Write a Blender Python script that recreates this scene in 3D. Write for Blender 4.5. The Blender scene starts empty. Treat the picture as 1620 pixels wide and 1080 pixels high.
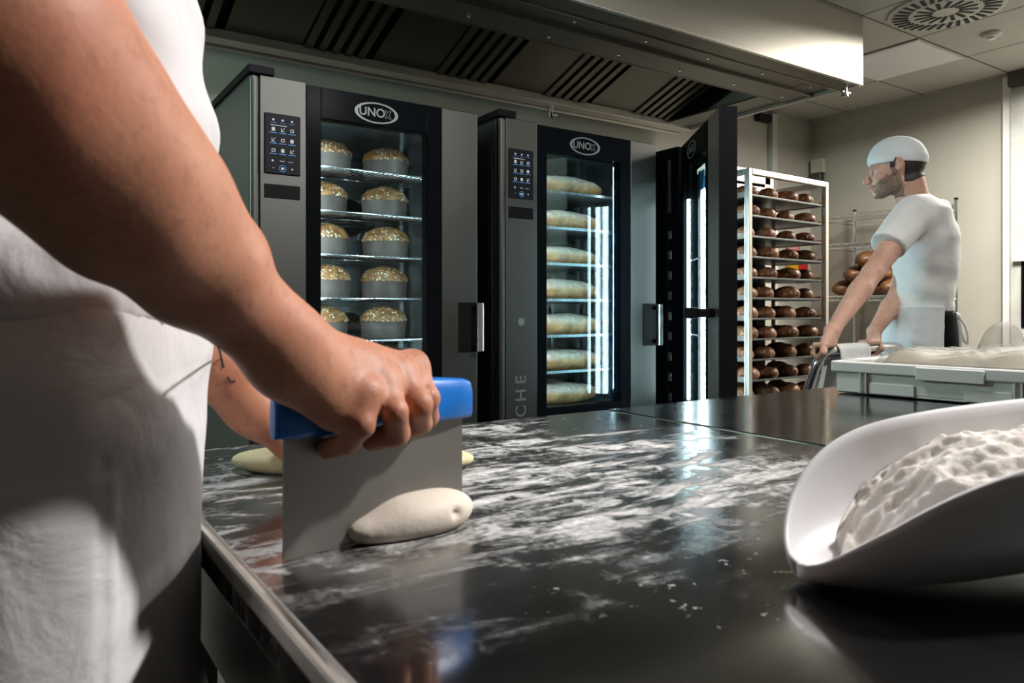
import bpy, math, random
import numpy as np
from mathutils import Vector, Matrix
random.seed(7); np.random.seed(7)
S = bpy.context.scene
COL = S.collection
PI = math.pi

# ------------------------------------------------------------------ camera, world, exposure, main lights
CAM_Z = 1.07
TH = math.radians(34)
RT = np.array([math.cos(TH), -math.sin(TH), 0.0]); FW = np.array([math.sin(TH), math.cos(TH), 0.0])
FPX = 1176.0
cam = bpy.data.cameras.new('camera'); camo = bpy.data.objects.new('camera', cam); COL.objects.link(camo)
camo.location = (0, 0, CAM_Z); camo.rotation_euler = (PI/2, 0, -TH)
cam.sensor_width = 36; cam.lens = FPX/1620*36; cam.shift_y = -50/1620; cam.clip_start = 0.02
cam.dof.use_dof = True; cam.dof.focus_distance = 1.7; cam.dof.aperture_fstop = 13
S.camera = camo
S.view_settings.view_transform = 'Standard'; S.view_settings.look = 'None'
S.view_settings.exposure = 0.0; S.view_settings.gamma = 1.0; S.view_settings.use_curve_mapping = False
w = bpy.data.worlds.new('room_air'); S.world = w; w.use_nodes = True
w.node_tree.nodes['Background'].inputs[0].default_value = (.55, .62, .6, 1)
w.node_tree.nodes['Background'].inputs[1].default_value = 0.02
S.cycles.max_bounces = 10; S.cycles.transparent_max_bounces = 24; S.cycles.caustics_reflective = False
S.cycles.sample_clamp_indirect = 4.0

def area(name, loc, tgt, size, power, col, sy=None):
    l = bpy.data.lights.new(name, 'AREA'); l.energy = power; l.color = col; l.size = size
    if sy: l.shape = 'RECTANGLE'; l.size_y = sy
    o = bpy.data.objects.new(name, l); COL.objects.link(o); o.location = loc
    o.rotation_euler = (Vector(tgt)-Vector(loc)).to_track_quat('-Z', 'Y').to_euler()
    return o
area('key_spotlight', (1.90, -.30, 2.64), (.25, .5, .95), .14, 80, (1, .95, .92))
area('ceiling_lamp', (4.65, 1.6, 2.66), (4.65, 1.61, 0), .6, 105, (1, .95, .87)).data.spread = math.radians(170)
area('ceiling_lamp', (5.25, .85, 2.66), (5.25, .86, 0), .6, 70, (1, .95, .87)).data.spread = math.radians(170)
area('ceiling_lamp', (.55, 1.75, 2.67), (.55, 1.76, 0), .5, 20, (.95, .98, 1)).data.spread = math.radians(160)
area('left_wall_lamp', (-1.7, 2.9, 2.05), (2.5, 3.3, 1.9), .35, 34, (.70, 1, .90))

def P(px, py, d):
    """a point of the room given as seen from the camera station (pixel, distance along the view axis)"""
    return np.array([0, 0, CAM_Z]) + d*(FW + RT*(px-810)/FPX + np.array([0, 0, 1.0])*(490-py)/FPX)

# ------------------------------------------------------------------ materials
MATS = {}
def nt(name):
    m = bpy.data.materials.new(name); m.use_nodes = True
    n = m.node_tree.nodes; return m, n, m.node_tree.links, n['Principled BSDF']
def setp(b, col=None, rough=None, metal=None, **k):
    if col is not None: b.inputs['Base Color'].default_value = (*col, 1)
    if rough is not None: b.inputs['Roughness'].default_value = rough
    if metal is not None: b.inputs['Metallic'].default_value = metal
    for kk, v in k.items():
        b.inputs[kk.replace('_', ' ')].default_value = v
def coords(n, l, scale=(1, 1, 1), kind='Object', rot=(0, 0, 0)):
    tc = n.new('ShaderNodeTexCoord'); mp = n.new('ShaderNodeMapping')
    mp.inputs['Scale'].default_value = scale; mp.inputs['Rotation'].default_value = rot
    l.new(tc.outputs[kind], mp.inputs[0]); return mp.outputs[0]
def noise(n, l, vec, scale=5, detail=3, rough=.5, dist=0):
    t = n.new('ShaderNodeTexNoise'); t.inputs['Scale'].default_value = scale; t.inputs['Detail'].default_value = detail
    t.inputs['Roughness'].default_value = rough; t.inputs['Distortion'].default_value = dist
    l.new(vec, t.inputs['Vector']); return t.outputs['Fac']
def ramp(n, l, fac, stops):
    r = n.new('ShaderNodeValToRGB'); e = r.color_ramp.elements
    while len(e) < len(stops): e.new(.5)
    for i, (p, c) in enumerate(stops):
        e[i].position = p; e[i].color = (*c, 1) if len(c) == 3 else c
    l.new(fac, r.inputs[0]); return r.outputs[0]
def mrange(n, l, fac, a, b, c, d):
    r = n.new('ShaderNodeMapRange'); r.inputs[1].default_value = a; r.inputs[2].default_value = b
    r.inputs[3].default_value = c; r.inputs[4].default_value = d; l.new(fac, r.inputs[0]); return r.outputs[0]
def math_(n, l, op, a, b=None, clamp=False):
    m = n.new('ShaderNodeMath'); m.operation = op; m.use_clamp = clamp
    for i, x in enumerate((a, b)):
        if x is None: continue
        if isinstance(x, (int, float)): m.inputs[i].default_value = x
        else: l.new(x, m.inputs[i])
    return m.outputs[0]
def bump(n, l, b, h, strength=.2, dist=.01):
    bp = n.new('ShaderNodeBump'); bp.inputs['Strength'].default_value = strength; bp.inputs['Distance'].default_value = dist
    l.new(h, bp.inputs['Height']); l.new(bp.outputs[0], b.inputs['Normal'])
def mix(n, l, fac, a, b):
    m = n.new('ShaderNodeMix'); m.data_type = 'RGBA'
    if isinstance(fac, (int, float)): m.inputs[0].default_value = fac
    else: l.new(fac, m.inputs[0])
    for i, x in ((6, a), (7, b)):
        if isinstance(x, tuple): m.inputs[i].default_value = (*x, 1)
        else: l.new(x, m.inputs[i])
    return m.outputs[2]

def plain(name, col, rough=.5, metal=0, var=.12, scale=8, bmp=0, bscale=60, **k):
    """a material with gentle procedural variation"""
    m, n, l, b = nt(name); setp(b, col, rough, metal, **k)
    v = coords(n, l); f = noise(n, l, v, scale, 4)
    c2 = tuple(x*(1-var) for x in col); c1 = tuple(min(1, x*(1+var)) for x in col)
    l.new(ramp(n, l, f, [(.3, c2), (.7, c1)]), b.inputs['Base Color'])
    if bmp: bump(n, l, b, noise(n, l, v, bscale, 3), bmp, .002)
    MATS[name] = m; return m
def brushed(name, col, rough, stretch=(2, 2, 160), amp=.05, bmp=.006):
    m, n, l, b = nt(name); setp(b, col, rough, 1.0)
    v = coords(n, l, stretch); f = noise(n, l, v, 3, 3)
    l.new(mrange(n, l, f, .3, .7, rough-amp*.5, rough+amp*.5), b.inputs['Roughness'])
    c2 = tuple(x*.95 for x in col); c1 = tuple(min(1, x*1.05) for x in col)
    l.new(ramp(n, l, f, [(.3, c2), (.7, c1)]), b.inputs['Base Color'])
    bump(n, l, b, f, bmp, .001); MATS[name] = m; return m
def emit(name, col, s):
    m, n, l, b = nt(name); setp(b, (0.02, .02, .02), .5)
    b.inputs['Emission Color'].default_value = (*col, 1); b.inputs['Emission Strength'].default_value = s
    MATS[name] = m; return m
def glass(name, tint=(1, 1, 1), refl=1.0, rough=.0, extra=0.03):
    m = bpy.data.materials.new(name); m.use_nodes = True; n = m.node_tree.nodes; l = m.node_tree.links
    n.remove(n['Principled BSDF']); out = n['Material Output']
    t = n.new('ShaderNodeBsdfTransparent'); t.inputs[0].default_value = (*tint, 1)
    g = n.new('ShaderNodeBsdfGlossy'); g.inputs['Roughness'].default_value = rough
    lw = n.new('ShaderNodeLayerWeight'); lw.inputs[0].default_value = .5
    fr = math_(n, l, 'ADD', math_(n, l, 'MULTIPLY', math_(n, l, 'POWER', lw.outputs['Facing'], 5.0), .9), .035)
    f = math_(n, l, 'ADD', math_(n, l, 'MULTIPLY', fr, refl*.6), extra*.5, True)
    mx = n.new('ShaderNodeMixShader'); l.new(f, mx.inputs[0]); l.new(t.outputs[0], mx.inputs[1]); l.new(g.outputs[0], mx.inputs[2])
    l.new(mx.outputs[0], out.inputs[0]); MATS[name] = m; return m

brushed('steel', (.070, .072, .067), .46, (6, 6, 420))
brushed('steel_h', (.48, .46, .42), .36, (1.2, 40, 60))
brushed('dark_steel', (.14, .15, .15), .38, (3, 3, 60))
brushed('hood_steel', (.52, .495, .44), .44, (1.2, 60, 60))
brushed('hood_inner', (.13, .12, .10), .42, (1.2, 60, 60))  # darker hood steel: shade inside the hood is put into the colour
brushed('chrome', (.78, .79, .8), .16, (30, 30, 4), .06)
brushed('alu', (.66, .62, .56), .34, (30, 30, 3))
plain('blade', (.22, .21, .195), .45, .6, .05, 40)
plain('black_gloss', (.004, .005, .006), .2, 0, .1, **{'Specular_IOR_Level': .004})
plain('screen_black', (.006, .007, .010), .45, 0, .1, **{'Specular_IOR_Level': .08})
plain('black_plastic', (.008, .008, .009), .4, 0, .1, **{'Specular_IOR_Level': .03})
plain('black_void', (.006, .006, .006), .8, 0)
plain('cavity', (.34, .36, .35), .25, .9, .15)
plain('wall_paint', (.50, .475, .41), .7, 0, .05, 2, .05, 120)
plain('wall_back_paint', (.50, .485, .42), .7, 0, .05, 2, .05, 120)
plain('wall_grey', (.20, .19, .18), .6)
plain('wall_dark', (.07, .066, .062), .6)
plain('white_trim', (.88, .87, .84), .4)
plain('door_paint', (.56, .56, .52), .55)
plain('ceiling_white', (.55, .53, .47), .8)
plain('floor_tile', (.10, .095, .09), .35, 0, .3, 3)
plain('white_plastic', (.78, .78, .76), .42, 0, .05, 6)
plain('scoop_plastic', (.64, .635, .65), .42, 0, .03, 6)
plain('blue_plastic', (.0, .165, .62), .36, 0, .12, 10)
plain('blue_glass_reflection', (.03, .20, .42), .3)
plain('dough', (.78, .70, .60), .62, 0, .06, 30, .25, 160)
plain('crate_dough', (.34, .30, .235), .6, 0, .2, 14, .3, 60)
plain('dough_yellow', (.66, .58, .34), .6, 0, .1, 30, .2, 120)
plain('crumb_paper', (.10, .075, .062), .55, 0, .35, 9, .2, 60)
plain('red_sign', (.62, .02, .02), .45); plain('yellow_sign', (.75, .45, .01), .45)
plain('trouser', (.007, .007, .008), .9, 0, .1, **{'Specular_IOR_Level': .06})
plain('hair', (.018, .012, .009), .6, 0, .4, 60, .5, 200)
plain('lip', (.36, .15, .11), .5); plain('eye_white', (.6, .58, .55), .3)
plain('tattoo', (.02, .02, .025), .6)
plain('logo_grey', (.12, .14, .142), .4); plain('etched', (.15, .16, .15), .5, .6)
plain('switch_plastic', (.62, .6, .48), .5)
emit('led', (.85, .96, 1.0), 85)
emit('led_dim', (.80, .95, 1.0), 30)
emit('led_door', (.90, .97, 1.0), 34)
emit('icon_white', (.85, .9, .95), .5); emit('icon_blue', (.05, .3, .75), .8)
glass('oven_glass', (.80, .90, .92), 1.2, 0, .03)
glass('blue_glass', (.10, .32, .62), 1.2, 0, .04)

def mat_ceiling():
    m, n, l, b = nt('ceiling_tiles'); setp(b, (.5, .48, .43), .8)
    tc = n.new('ShaderNodeTexCoord'); sx = n.new('ShaderNodeSeparateXYZ'); l.new(tc.outputs['Object'], sx.inputs[0])
    ds = []
    for i, off in ((0, 4.51), (1, 2.33)):
        a = math_(n, l, 'SUBTRACT', sx.outputs[i], off-60.0); a = math_(n, l, 'DIVIDE', a, .6)
        a = math_(n, l, 'FRACT', a); a = math_(n, l, 'SUBTRACT', a, .5); a = math_(n, l, 'ABSOLUTE', a)
        ds.append(math_(n, l, 'SUBTRACT', .5, a))
    d = math_(n, l, 'MINIMUM', ds[0], ds[1])
    f = mrange(n, l, d, .006, .012, 0, 1)
    nz = noise(n, l, tc.outputs['Object'], 3, 3)
    c = mix(n, l, nz, (.42, .405, .35), (.47, .455, .40))
    l.new(mix(n, l, f, (.05, .05, .045), c), b.inputs['Base Color'])
    bump(n, l, b, f, .4, .004); MATS['ceiling_tiles'] = m
mat_ceiling()

def mat_table():
    m, n, l, b = nt('floured_steel'); setp(b, (.3, .3, .3), .12, 1.0)
    tc = n.new('ShaderNodeTexCoord'); obj = tc.outputs['Object']
    sx = n.new('ShaderNodeSeparateXYZ'); l.new(obj, sx.inputs[0])
    def streak(scale, rot, ns, dist, lo, hi):
        v = coords(n, l, scale, 'Object', (0, 0, rot)); return mrange(n, l, noise(n, l, v, ns, 6, .62, dist), lo, hi, 0, 1)
    def swipes(scale, dist, rot, lo, hi, sc=(1, 1.5, 1)):
        wv = n.new('ShaderNodeTexWave'); wv.wave_type = 'BANDS'; wv.bands_direction = 'Y'
        wv.inputs['Scale'].default_value = scale; wv.inputs['Distortion'].default_value = dist; wv.inputs['Detail'].default_value = 3.5
        wv.inputs['Detail Scale'].default_value = 1.2; wv.inputs['Detail Roughness'].default_value = .55
        l.new(coords(n, l, sc, 'Object', (0, 0, rot)), wv.inputs['Vector']); return mrange(n, l, wv.outputs['Fac'], lo, hi, .04, 1)
    mul = lambda x, y: math_(n, l, 'MULTIPLY', x, y)
    a = mul(streak((3.5, 13, 1), .30, 1.3, 1.3, .36, .64), swipes(3.6, 13, .35, .05, .45))
    c = mul(streak((12, 4, 1), .75, 1.3, 1.6, .42, .66), swipes(3.0, 10, -.9, .10, .5))
    e = mul(streak((10, 10, 1), 0, 2.2, 1.2, .42, .64), swipes(5.0, 9, 1.2, .12, .5))
    g2 = mul(streak((4, 22, 1), -.15, 1.5, 1.6, .40, .64), swipes(6.0, 8, -.3, .1, .5))
    wipe = streak((2.6, 9, 1), -.45, 1.2, 1.4, .40, .56)
    fl = math_(n, l, 'MAXIMUM', math_(n, l, 'MAXIMUM', a, c), math_(n, l, 'MAXIMUM', e, g2))
    grain = mrange(n, l, noise(n, l, obj, 160, 3, .6), .3, .62, .45, 1)
    fine = streak((5, 30, 1), .1, 1.6, 1.5, .30, .56)
    fl = mul(mul(mul(fl, wipe), grain), math_(n, l, 'ADD', mul(fine, .6), .4))
    # where the baker threw the flour
    def blob(cx, cy, rx, ry, p=1.0):
        cx -= .4825; cy -= .106
        dx = math_(n, l, 'DIVIDE', math_(n, l, 'SUBTRACT', sx.outputs[0], cx), rx)
        dy = math_(n, l, 'DIVIDE', math_(n, l, 'SUBTRACT', sx.outputs[1], cy), ry)
        r = math_(n, l, 'ADD', math_(n, l, 'MULTIPLY', dx, dx), math_(n, l, 'MULTIPLY', dy, dy))
        return mrange(n, l, r, 1.0, .35, 0, p)
    spread = math_(n, l, 'MAXIMUM', blob(.42, .70, .42, .44, 1), blob(.16, .72, .3, .22, .9))
    spread = math_(n, l, 'MAXIMUM', spread, blob(.23, .40, .13, .10, .35))
    big = mrange(n, l, noise(n, l, obj, 7, 3, .5, .6), .32, .5, .25, 1)
    spread = math_(n, l, 'MULTIPLY', spread, big)
    specks = mrange(n, l, noise(n, l, obj, 95, 4, .6), .64, .74, 0, .9)
    sp2 = mrange(n, l, noise(n, l, obj, 6, 2, .5), .5, .62, 0, 1)
    fl = math_(n, l, 'MULTIPLY', fl, spread)
    film = math_(n, l, 'ADD', math_(n, l, 'MULTIPLY', spread, .06), .026)
    fl = math_(n, l, 'MAXIMUM', math_(n, l, 'MAXIMUM', fl, film), math_(n, l, 'MULTIPLY', math_(n, l, 'MULTIPLY', specks, sp2), .7), True)
    sv = coords(n, l, (3, 90, 1)); s = noise(n, l, sv, 3, 3)
    steel = mix(n, l, s, (.20, .205, .205), (.27, .27, .265))
    smear = noise(n, l, obj, 5, 4, .6, .8)
    rough = mrange(n, l, smear, .3, .7, .05, .11)
    l.new(mix(n, l, fl, steel, (.80, .78, .77)), b.inputs['Base Color'])
    l.new(math_(n, l, 'SUBTRACT', 1.0, fl, True), b.inputs['Metallic'])
    rr = n.new('ShaderNodeMix'); l.new(math_(n, l, 'MULTIPLY', fl, 2.5, True), rr.inputs[0]); l.new(rough, rr.inputs[2]); rr.inputs[3].default_value = .75
    l.new(rr.outputs[0], b.inputs['Roughness'])
    bump(n, l, b, fl, .15, .001)
    MATS['floured_steel'] = m
mat_table()
def mat_clean_table():
    m, n, l, b = nt('table_steel'); setp(b, (.26, .265, .255), .1, 1.0)
    o = coords(n, l); s = noise(n, l, o, 5, 5, .6, .6)
    l.new(mrange(n, l, s, .3, .7, .08, .2), b.inputs['Roughness'])
    l.new(ramp(n, l, s, [(.3, (.17, .175, .17)), (.7, (.24, .24, .23))]), b.inputs['Base Color']); MATS['table_steel'] = m
mat_clean_table()
def mat_cloth(name, col, weave=900, wr=.25):
    m, n, l, b = nt(name); setp(b, col, .85, 0, Sheen_Weight=.15)
    v = coords(n, l); f = noise(n, l, v, 6, 3)
    l.new(ramp(n, l, f, [(.3, tuple(x*.94 for x in col)), (.7, col)]), b.inputs['Base Color'])
    h = math_(n, l, 'ADD', math_(n, l, 'MULTIPLY', noise(n, l, v, 16, 4, .5, .5), 6), math_(n, l, 'MULTIPLY', noise(n, l, v, weave, 1), .12))
    bump(n, l, b, h, wr, .0035); MATS[name] = m
mat_cloth('white_cotton', (.76, .75, .77)); mat_cloth('apron_cotton', (.74, .73, .74))
mat_cloth('pale_cotton', (.70, .71, .69)); mat_cloth('pale_apron', (.68, .72, .73)); mat_cloth('towel', (.70, .74, .73))
def mat_skin(name, col, red):
    m, n, l, b = nt(name); setp(b, col, .52, 0, Subsurface_Weight=.12, Subsurface_Scale=.02)
    b.inputs['Subsurface Radius'].default_value = (1, .3, .15)
    v = coords(n, l); f = noise(n, l, v, 22, 4, .6); g = noise(n, l, v, 7, 3)
    c = ramp(n, l, math_(n, l, 'MULTIPLY', math_(n, l, 'ADD', f, g), .5), [(.32, red), (.62, col)])
    fk = mrange(n, l, noise(n, l, v, 120, 4, .7), .52, .72, 0, .45)
    l.new(mix(n, l, fk, c, tuple(x*.45 for x in red)), b.inputs['Base Color'])
    h = math_(n, l, 'ADD', noise(n, l, v, 260, 3, .6), math_(n, l, 'MULTIPLY', noise(n, l, v, 60, 3), 1.0))
    bump(n, l, b, h, .22, .0011); MATS[name] = m
mat_skin('skin', (.54, .25, .15), (.42, .15, .085)); mat_skin('skin_pale', (.58, .36, .27), (.46, .25, .18))
def mat_stubble():
    m, n, l, b = nt('stubble'); setp(b, (.2, .14, .1), .7)
    f = noise(n, l, coords(n, l), 180, 3)
    l.new(ramp(n, l, f, [(.35, (.11, .075, .055)), (.65, (.30, .19, .14))]), b.inputs['Base Color']); MATS['stubble'] = m
mat_stubble()
def mat_crust(name, dark, mid, top, flour=0, fz=.5, pearls=False, sc=20):
    m, n, l, b = nt(name); setp(b, mid, .45)
    tc = n.new('ShaderNodeTexCoord'); o = tc.outputs['Object']
    f = noise(n, l, o, sc, 5, .6, .3)
    c = ramp(n, l, f, [(.3, dark), (.55, mid), (.75, top)])
    if flour:
        gx = n.new('ShaderNodeSeparateXYZ'); l.new(tc.outputs['Generated'], gx.inputs[0])
        k = mrange(n, l, gx.outputs[2], fz-.15, fz+.15, 0, flour)
        k = math_(n, l, 'MULTIPLY', k, mrange(n, l, noise(n, l, o, 45, 4, .7), .3, .6, .25, 1))
        c = mix(n, l, k, c, (.72, .69, .60))
    if pearls:
        vo = n.new('ShaderNodeTexVoronoi'); vo.inputs['Scale'].default_value = 75; l.new(o, vo.inputs['Vector'])
        k = mrange(n, l, vo.outputs['Distance'], .45, .25, 0, 1)
        k = math_(n, l, 'MULTIPLY', k, mrange(n, l, noise(n, l, o, 14, 2), .38, .5, 0, 1))
        c = mix(n, l, k, c, (.82, .72, .52)); bump(n, l, b, k, .8, .004)
    else: bump(n, l, b, f, .4, .004)
    l.new(c, b.inputs['Base Color']); MATS[name] = m
mat_crust('panettone_crust', (.10, .04, .015), (.30, .13, .035), (.48, .25, .08), pearls=True)
mat_crust('loaf_crust', (.22, .10, .04), (.45, .24, .09), (.58, .36, .17), .95, .62)
mat_crust('roll_crust', (.05, .018, .008), (.20, .075, .025), (.66, .36, .17), sc=40)
mat_crust('long_loaf_crust', (.05, .02, .01), (.17, .07, .025), (.36, .18, .08), sc=14)
def mat_flour():
    m, n, l, b = nt('flour'); setp(b, (.84, .79, .74), .9)
    o = coords(n, l); f = noise(n, l, o, 60, 5, .7)
    l.new(ramp(n, l, f, [(.3, (.74, .67, .60)), (.6, (.86, .82, .77))]), b.inputs['Base Color'])
    bump(n, l, b, noise(n, l, o, 170, 5, .75), .5, .004); MATS['flour'] = m
mat_flour()
def mat_film():
    m = bpy.data.materials.new('plastic_film'); m.use_nodes = True; n = m.node_tree.nodes; l = m.node_tree.links
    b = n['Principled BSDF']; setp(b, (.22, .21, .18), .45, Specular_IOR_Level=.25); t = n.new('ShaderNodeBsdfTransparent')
    mx = n.new('ShaderNodeMixShader'); mx.inputs[0].default_value = .30
    l.new(t.outputs[0], mx.inputs[1]); l.new(b.outputs[0], mx.inputs[2]); l.new(mx.outputs[0], n['Material Output'].inputs[0])
    bump(n, l, b, noise(n, l, coords(n, l), 30, 4, .6, 1.0), .6, .006); MATS['plastic_film'] = m
mat_film()

# ------------------------------------------------------------------ mesh helpers
ORG = {}
class MB:
    def __init__(s): s.v = []; s.f = []
    def add(s, v, f):
        o = len(s.v); s.v += [tuple(map(float, p)) for p in v]; s.f += [tuple(i+o for i in q) for q in f]; return s
    def box(s, x0, x1, y0, y1, z0, z1):
        v = [(x0, y0, z0), (x1, y0, z0), (x1, y1, z0), (x0, y1, z0), (x0, y0, z1), (x1, y0, z1), (x1, y1, z1), (x0, y1, z1)]
        return s.add(v, [(0, 3, 2, 1), (4, 5, 6, 7), (0, 1, 5, 4), (1, 2, 6, 5), (2, 3, 7, 6), (3, 0, 4, 7)])
    def hexa(s, b4, t4):
        return s.add(list(b4)+list(t4), [(0, 3, 2, 1), (4, 5, 6, 7), (0, 1, 5, 4), (1, 2, 6, 5), (2, 3, 7, 6), (3, 0, 4, 7)])
    def bar(s, a, b, wx, wz, up=(0, 0, 1)):
        a = np.array(a, float); b = np.array(b, float); d = (b-a)/np.linalg.norm(b-a); u = np.array(up, float)
        sd = np.cross(d, u); sd /= np.linalg.norm(sd); u = np.cross(sd, d)
        q = [(-1, -1), (1, -1), (1, 1), (-1, 1)]
        A = [a+sd*i*wx/2+u*j*wz/2 for i, j in q]; B = [b+sd*i*wx/2+u*j*wz/2 for i, j in q]
        return s.add(A+B, [(0, 1, 2, 3), (7, 6, 5, 4), (0, 4, 5, 1), (1, 5, 6, 2), (2, 6, 7, 3), (3, 7, 4, 0)])
    def tube(s, pts, r, n=12, closed=False, caps=True):
        pts = [np.array(p, float) for p in pts]; m = len(pts)
        rs = r if hasattr(r, '__len__') else [r]*m
        o = len(s.v); prev = None
        for i, p in enumerate(pts):
            if closed: t = pts[(i+1) % m]-pts[i-1]
            else: t = pts[min(i+1, m-1)]-pts[max(i-1, 0)]
            t /= np.linalg.norm(t)
            if prev is None:
                a = np.array([0, 0, 1.]) if abs(t[2]) < .9 else np.array([1., 0, 0]); u = np.cross(t, a)
            else: u = prev-t*np.dot(prev, t)
            u /= np.linalg.norm(u); prev = u; b = np.cross(t, u)
            for k in range(n):
                an = 2*PI*k/n; s.v.append(tuple(p+rs[i]*(u*math.cos(an)+b*math.sin(an))))
        for i in range(m if closed else m-1):
            for k in range(n):
                a = o+i*n+k; b_ = o+i*n+(k+1) % n; j = (i+1) % m
                s.f.append((a, b_, o+j*n+(k+1) % n, o+j*n+k))
        if not closed and caps:
            s.f.append(tuple(o+k for k in range(n))[::-1]); s.f.append(tuple(o+(m-1)*n+k for k in range(n)))
        return s
    def cyl(s, a, b, r, n=24, r2=None): return s.tube([a, b], [r, r if r2 is None else r2], n)
    def lathe(s, prof, c=(0, 0, 0), n=32):
        o = len(s.v)
        for r, z in prof:
            for k in range(n):
                a = 2*PI*k/n; s.v.append((c[0]+r*math.cos(a), c[1]+r*math.sin(a), c[2]+z))
        for i in range(len(prof)-1):
            for k in range(n):
                s.f.append((o+i*n+k, o+i*n+(k+1) % n, o+(i+1)*n+(k+1) % n, o+(i+1)*n+k))
        s.f.append(tuple(o+k for k in range(n))[::-1]); s.f.append(tuple(o+(len(prof)-1)*n+k for k in range(n)))
        return s
    def grid(s, fn, nu, nv):
        o = len(s.v)
        for i in range(nu+1):
            for j in range(nv+1): s.v.append(tuple(fn(i/nu, j/nv)))
        for i in range(nu):
            for j in range(nv):
                a = o+i*(nv+1)+j; s.f.append((a, a+nv+1, a+nv+2, a+1))
        return s
    def xform(s, M):
        s.v = [tuple(M @ Vector(p)) for p in s.v]; return s
    def build(s, name, m, parent=None, smooth=40, bevel=0, seg=2, sub=0, solid=0):
        me = bpy.data.meshes.new(name); org = ORG.get(parent.name, np.zeros(3)) if parent else np.zeros(3)
        vv = [tuple(np.array(p)-org) for p in s.v]
        me.from_pydata(vv, [], s.f); me.validate(); me.update()
        me.materials.append(MATS[m]); return finish(name, me, parent, smooth, bevel, seg, sub, solid)
def finish(name, me, parent, smooth=40, bevel=0, seg=2, sub=0, solid=0):
    o = bpy.data.objects.new(name, me); COL.objects.link(o)
    if parent: o.parent = parent; ORG[o.name] = ORG.get(parent.name, np.zeros(3))
    if smooth:
        me.polygons.foreach_set('use_smooth', [True]*len(me.polygons))
        if smooth < 180: me.set_sharp_from_angle(angle=math.radians(smooth))
    if solid: d = o.modifiers.new('solid', 'SOLIDIFY'); d.thickness = solid; d.offset = 0
    if bevel:
        d = o.modifiers.new('bevel', 'BEVEL'); d.width = bevel; d.segments = seg; d.limit_method = 'ANGLE'; d.angle_limit = .6
    if sub: d = o.modifiers.new('sub', 'SUBSURF'); d.levels = sub; d.render_levels = sub
    return o
def tag(o, label=None, cat=None, group=None, kind=None):
    if label: o['label'] = label
    if cat: o['category'] = cat
    if group: o['group'] = group
    if kind: o['kind'] = kind
    return o
def thing(name, label, cat, org=(0, 0, 0), group=None, world=True):
    """an Empty at the thing's base; with world=True its parts are given in room coordinates"""
    o = bpy.data.objects.new(name, None); o.empty_display_size = .05; COL.objects.link(o); o.location = org
    if world: ORG[o.name] = np.array(org, float)
    return tag(o, label, cat, group)
def struct(o, label=None, cat=None): return tag(o, label, cat, None, 'structure')
def copy_tree(o, parent=None):
    c = o.copy(); COL.objects.link(c)
    if parent: c.parent = parent
    for ch in list(o.children): copy_tree(ch, c)
    return c
def text(s, size, m, name, parent, M, depth=.0006, bold=0):
    cu = bpy.data.curves.new('t', 'FONT'); cu.body = s; cu.size = size; cu.align_x = 'CENTER'; cu.align_y = 'CENTER'
    cu.extrude = depth; cu.offset = bold
    t = bpy.data.objects.new('t', cu); COL.objects.link(t); bpy.context.view_layer.update()
    me = bpy.data.meshes.new_from_object(t.evaluated_get(bpy.context.evaluated_depsgraph_get()))
    bpy.data.objects.remove(t)
    me.transform(M); me.name = name
    if parent:
        org = ORG.get(parent.name, np.zeros(3)); me.transform(Matrix.Translation(-Vector(org)))
    me.materials.clear(); me.materials.append(MATS[m]); return finish(name, me, parent, 0)

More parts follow.
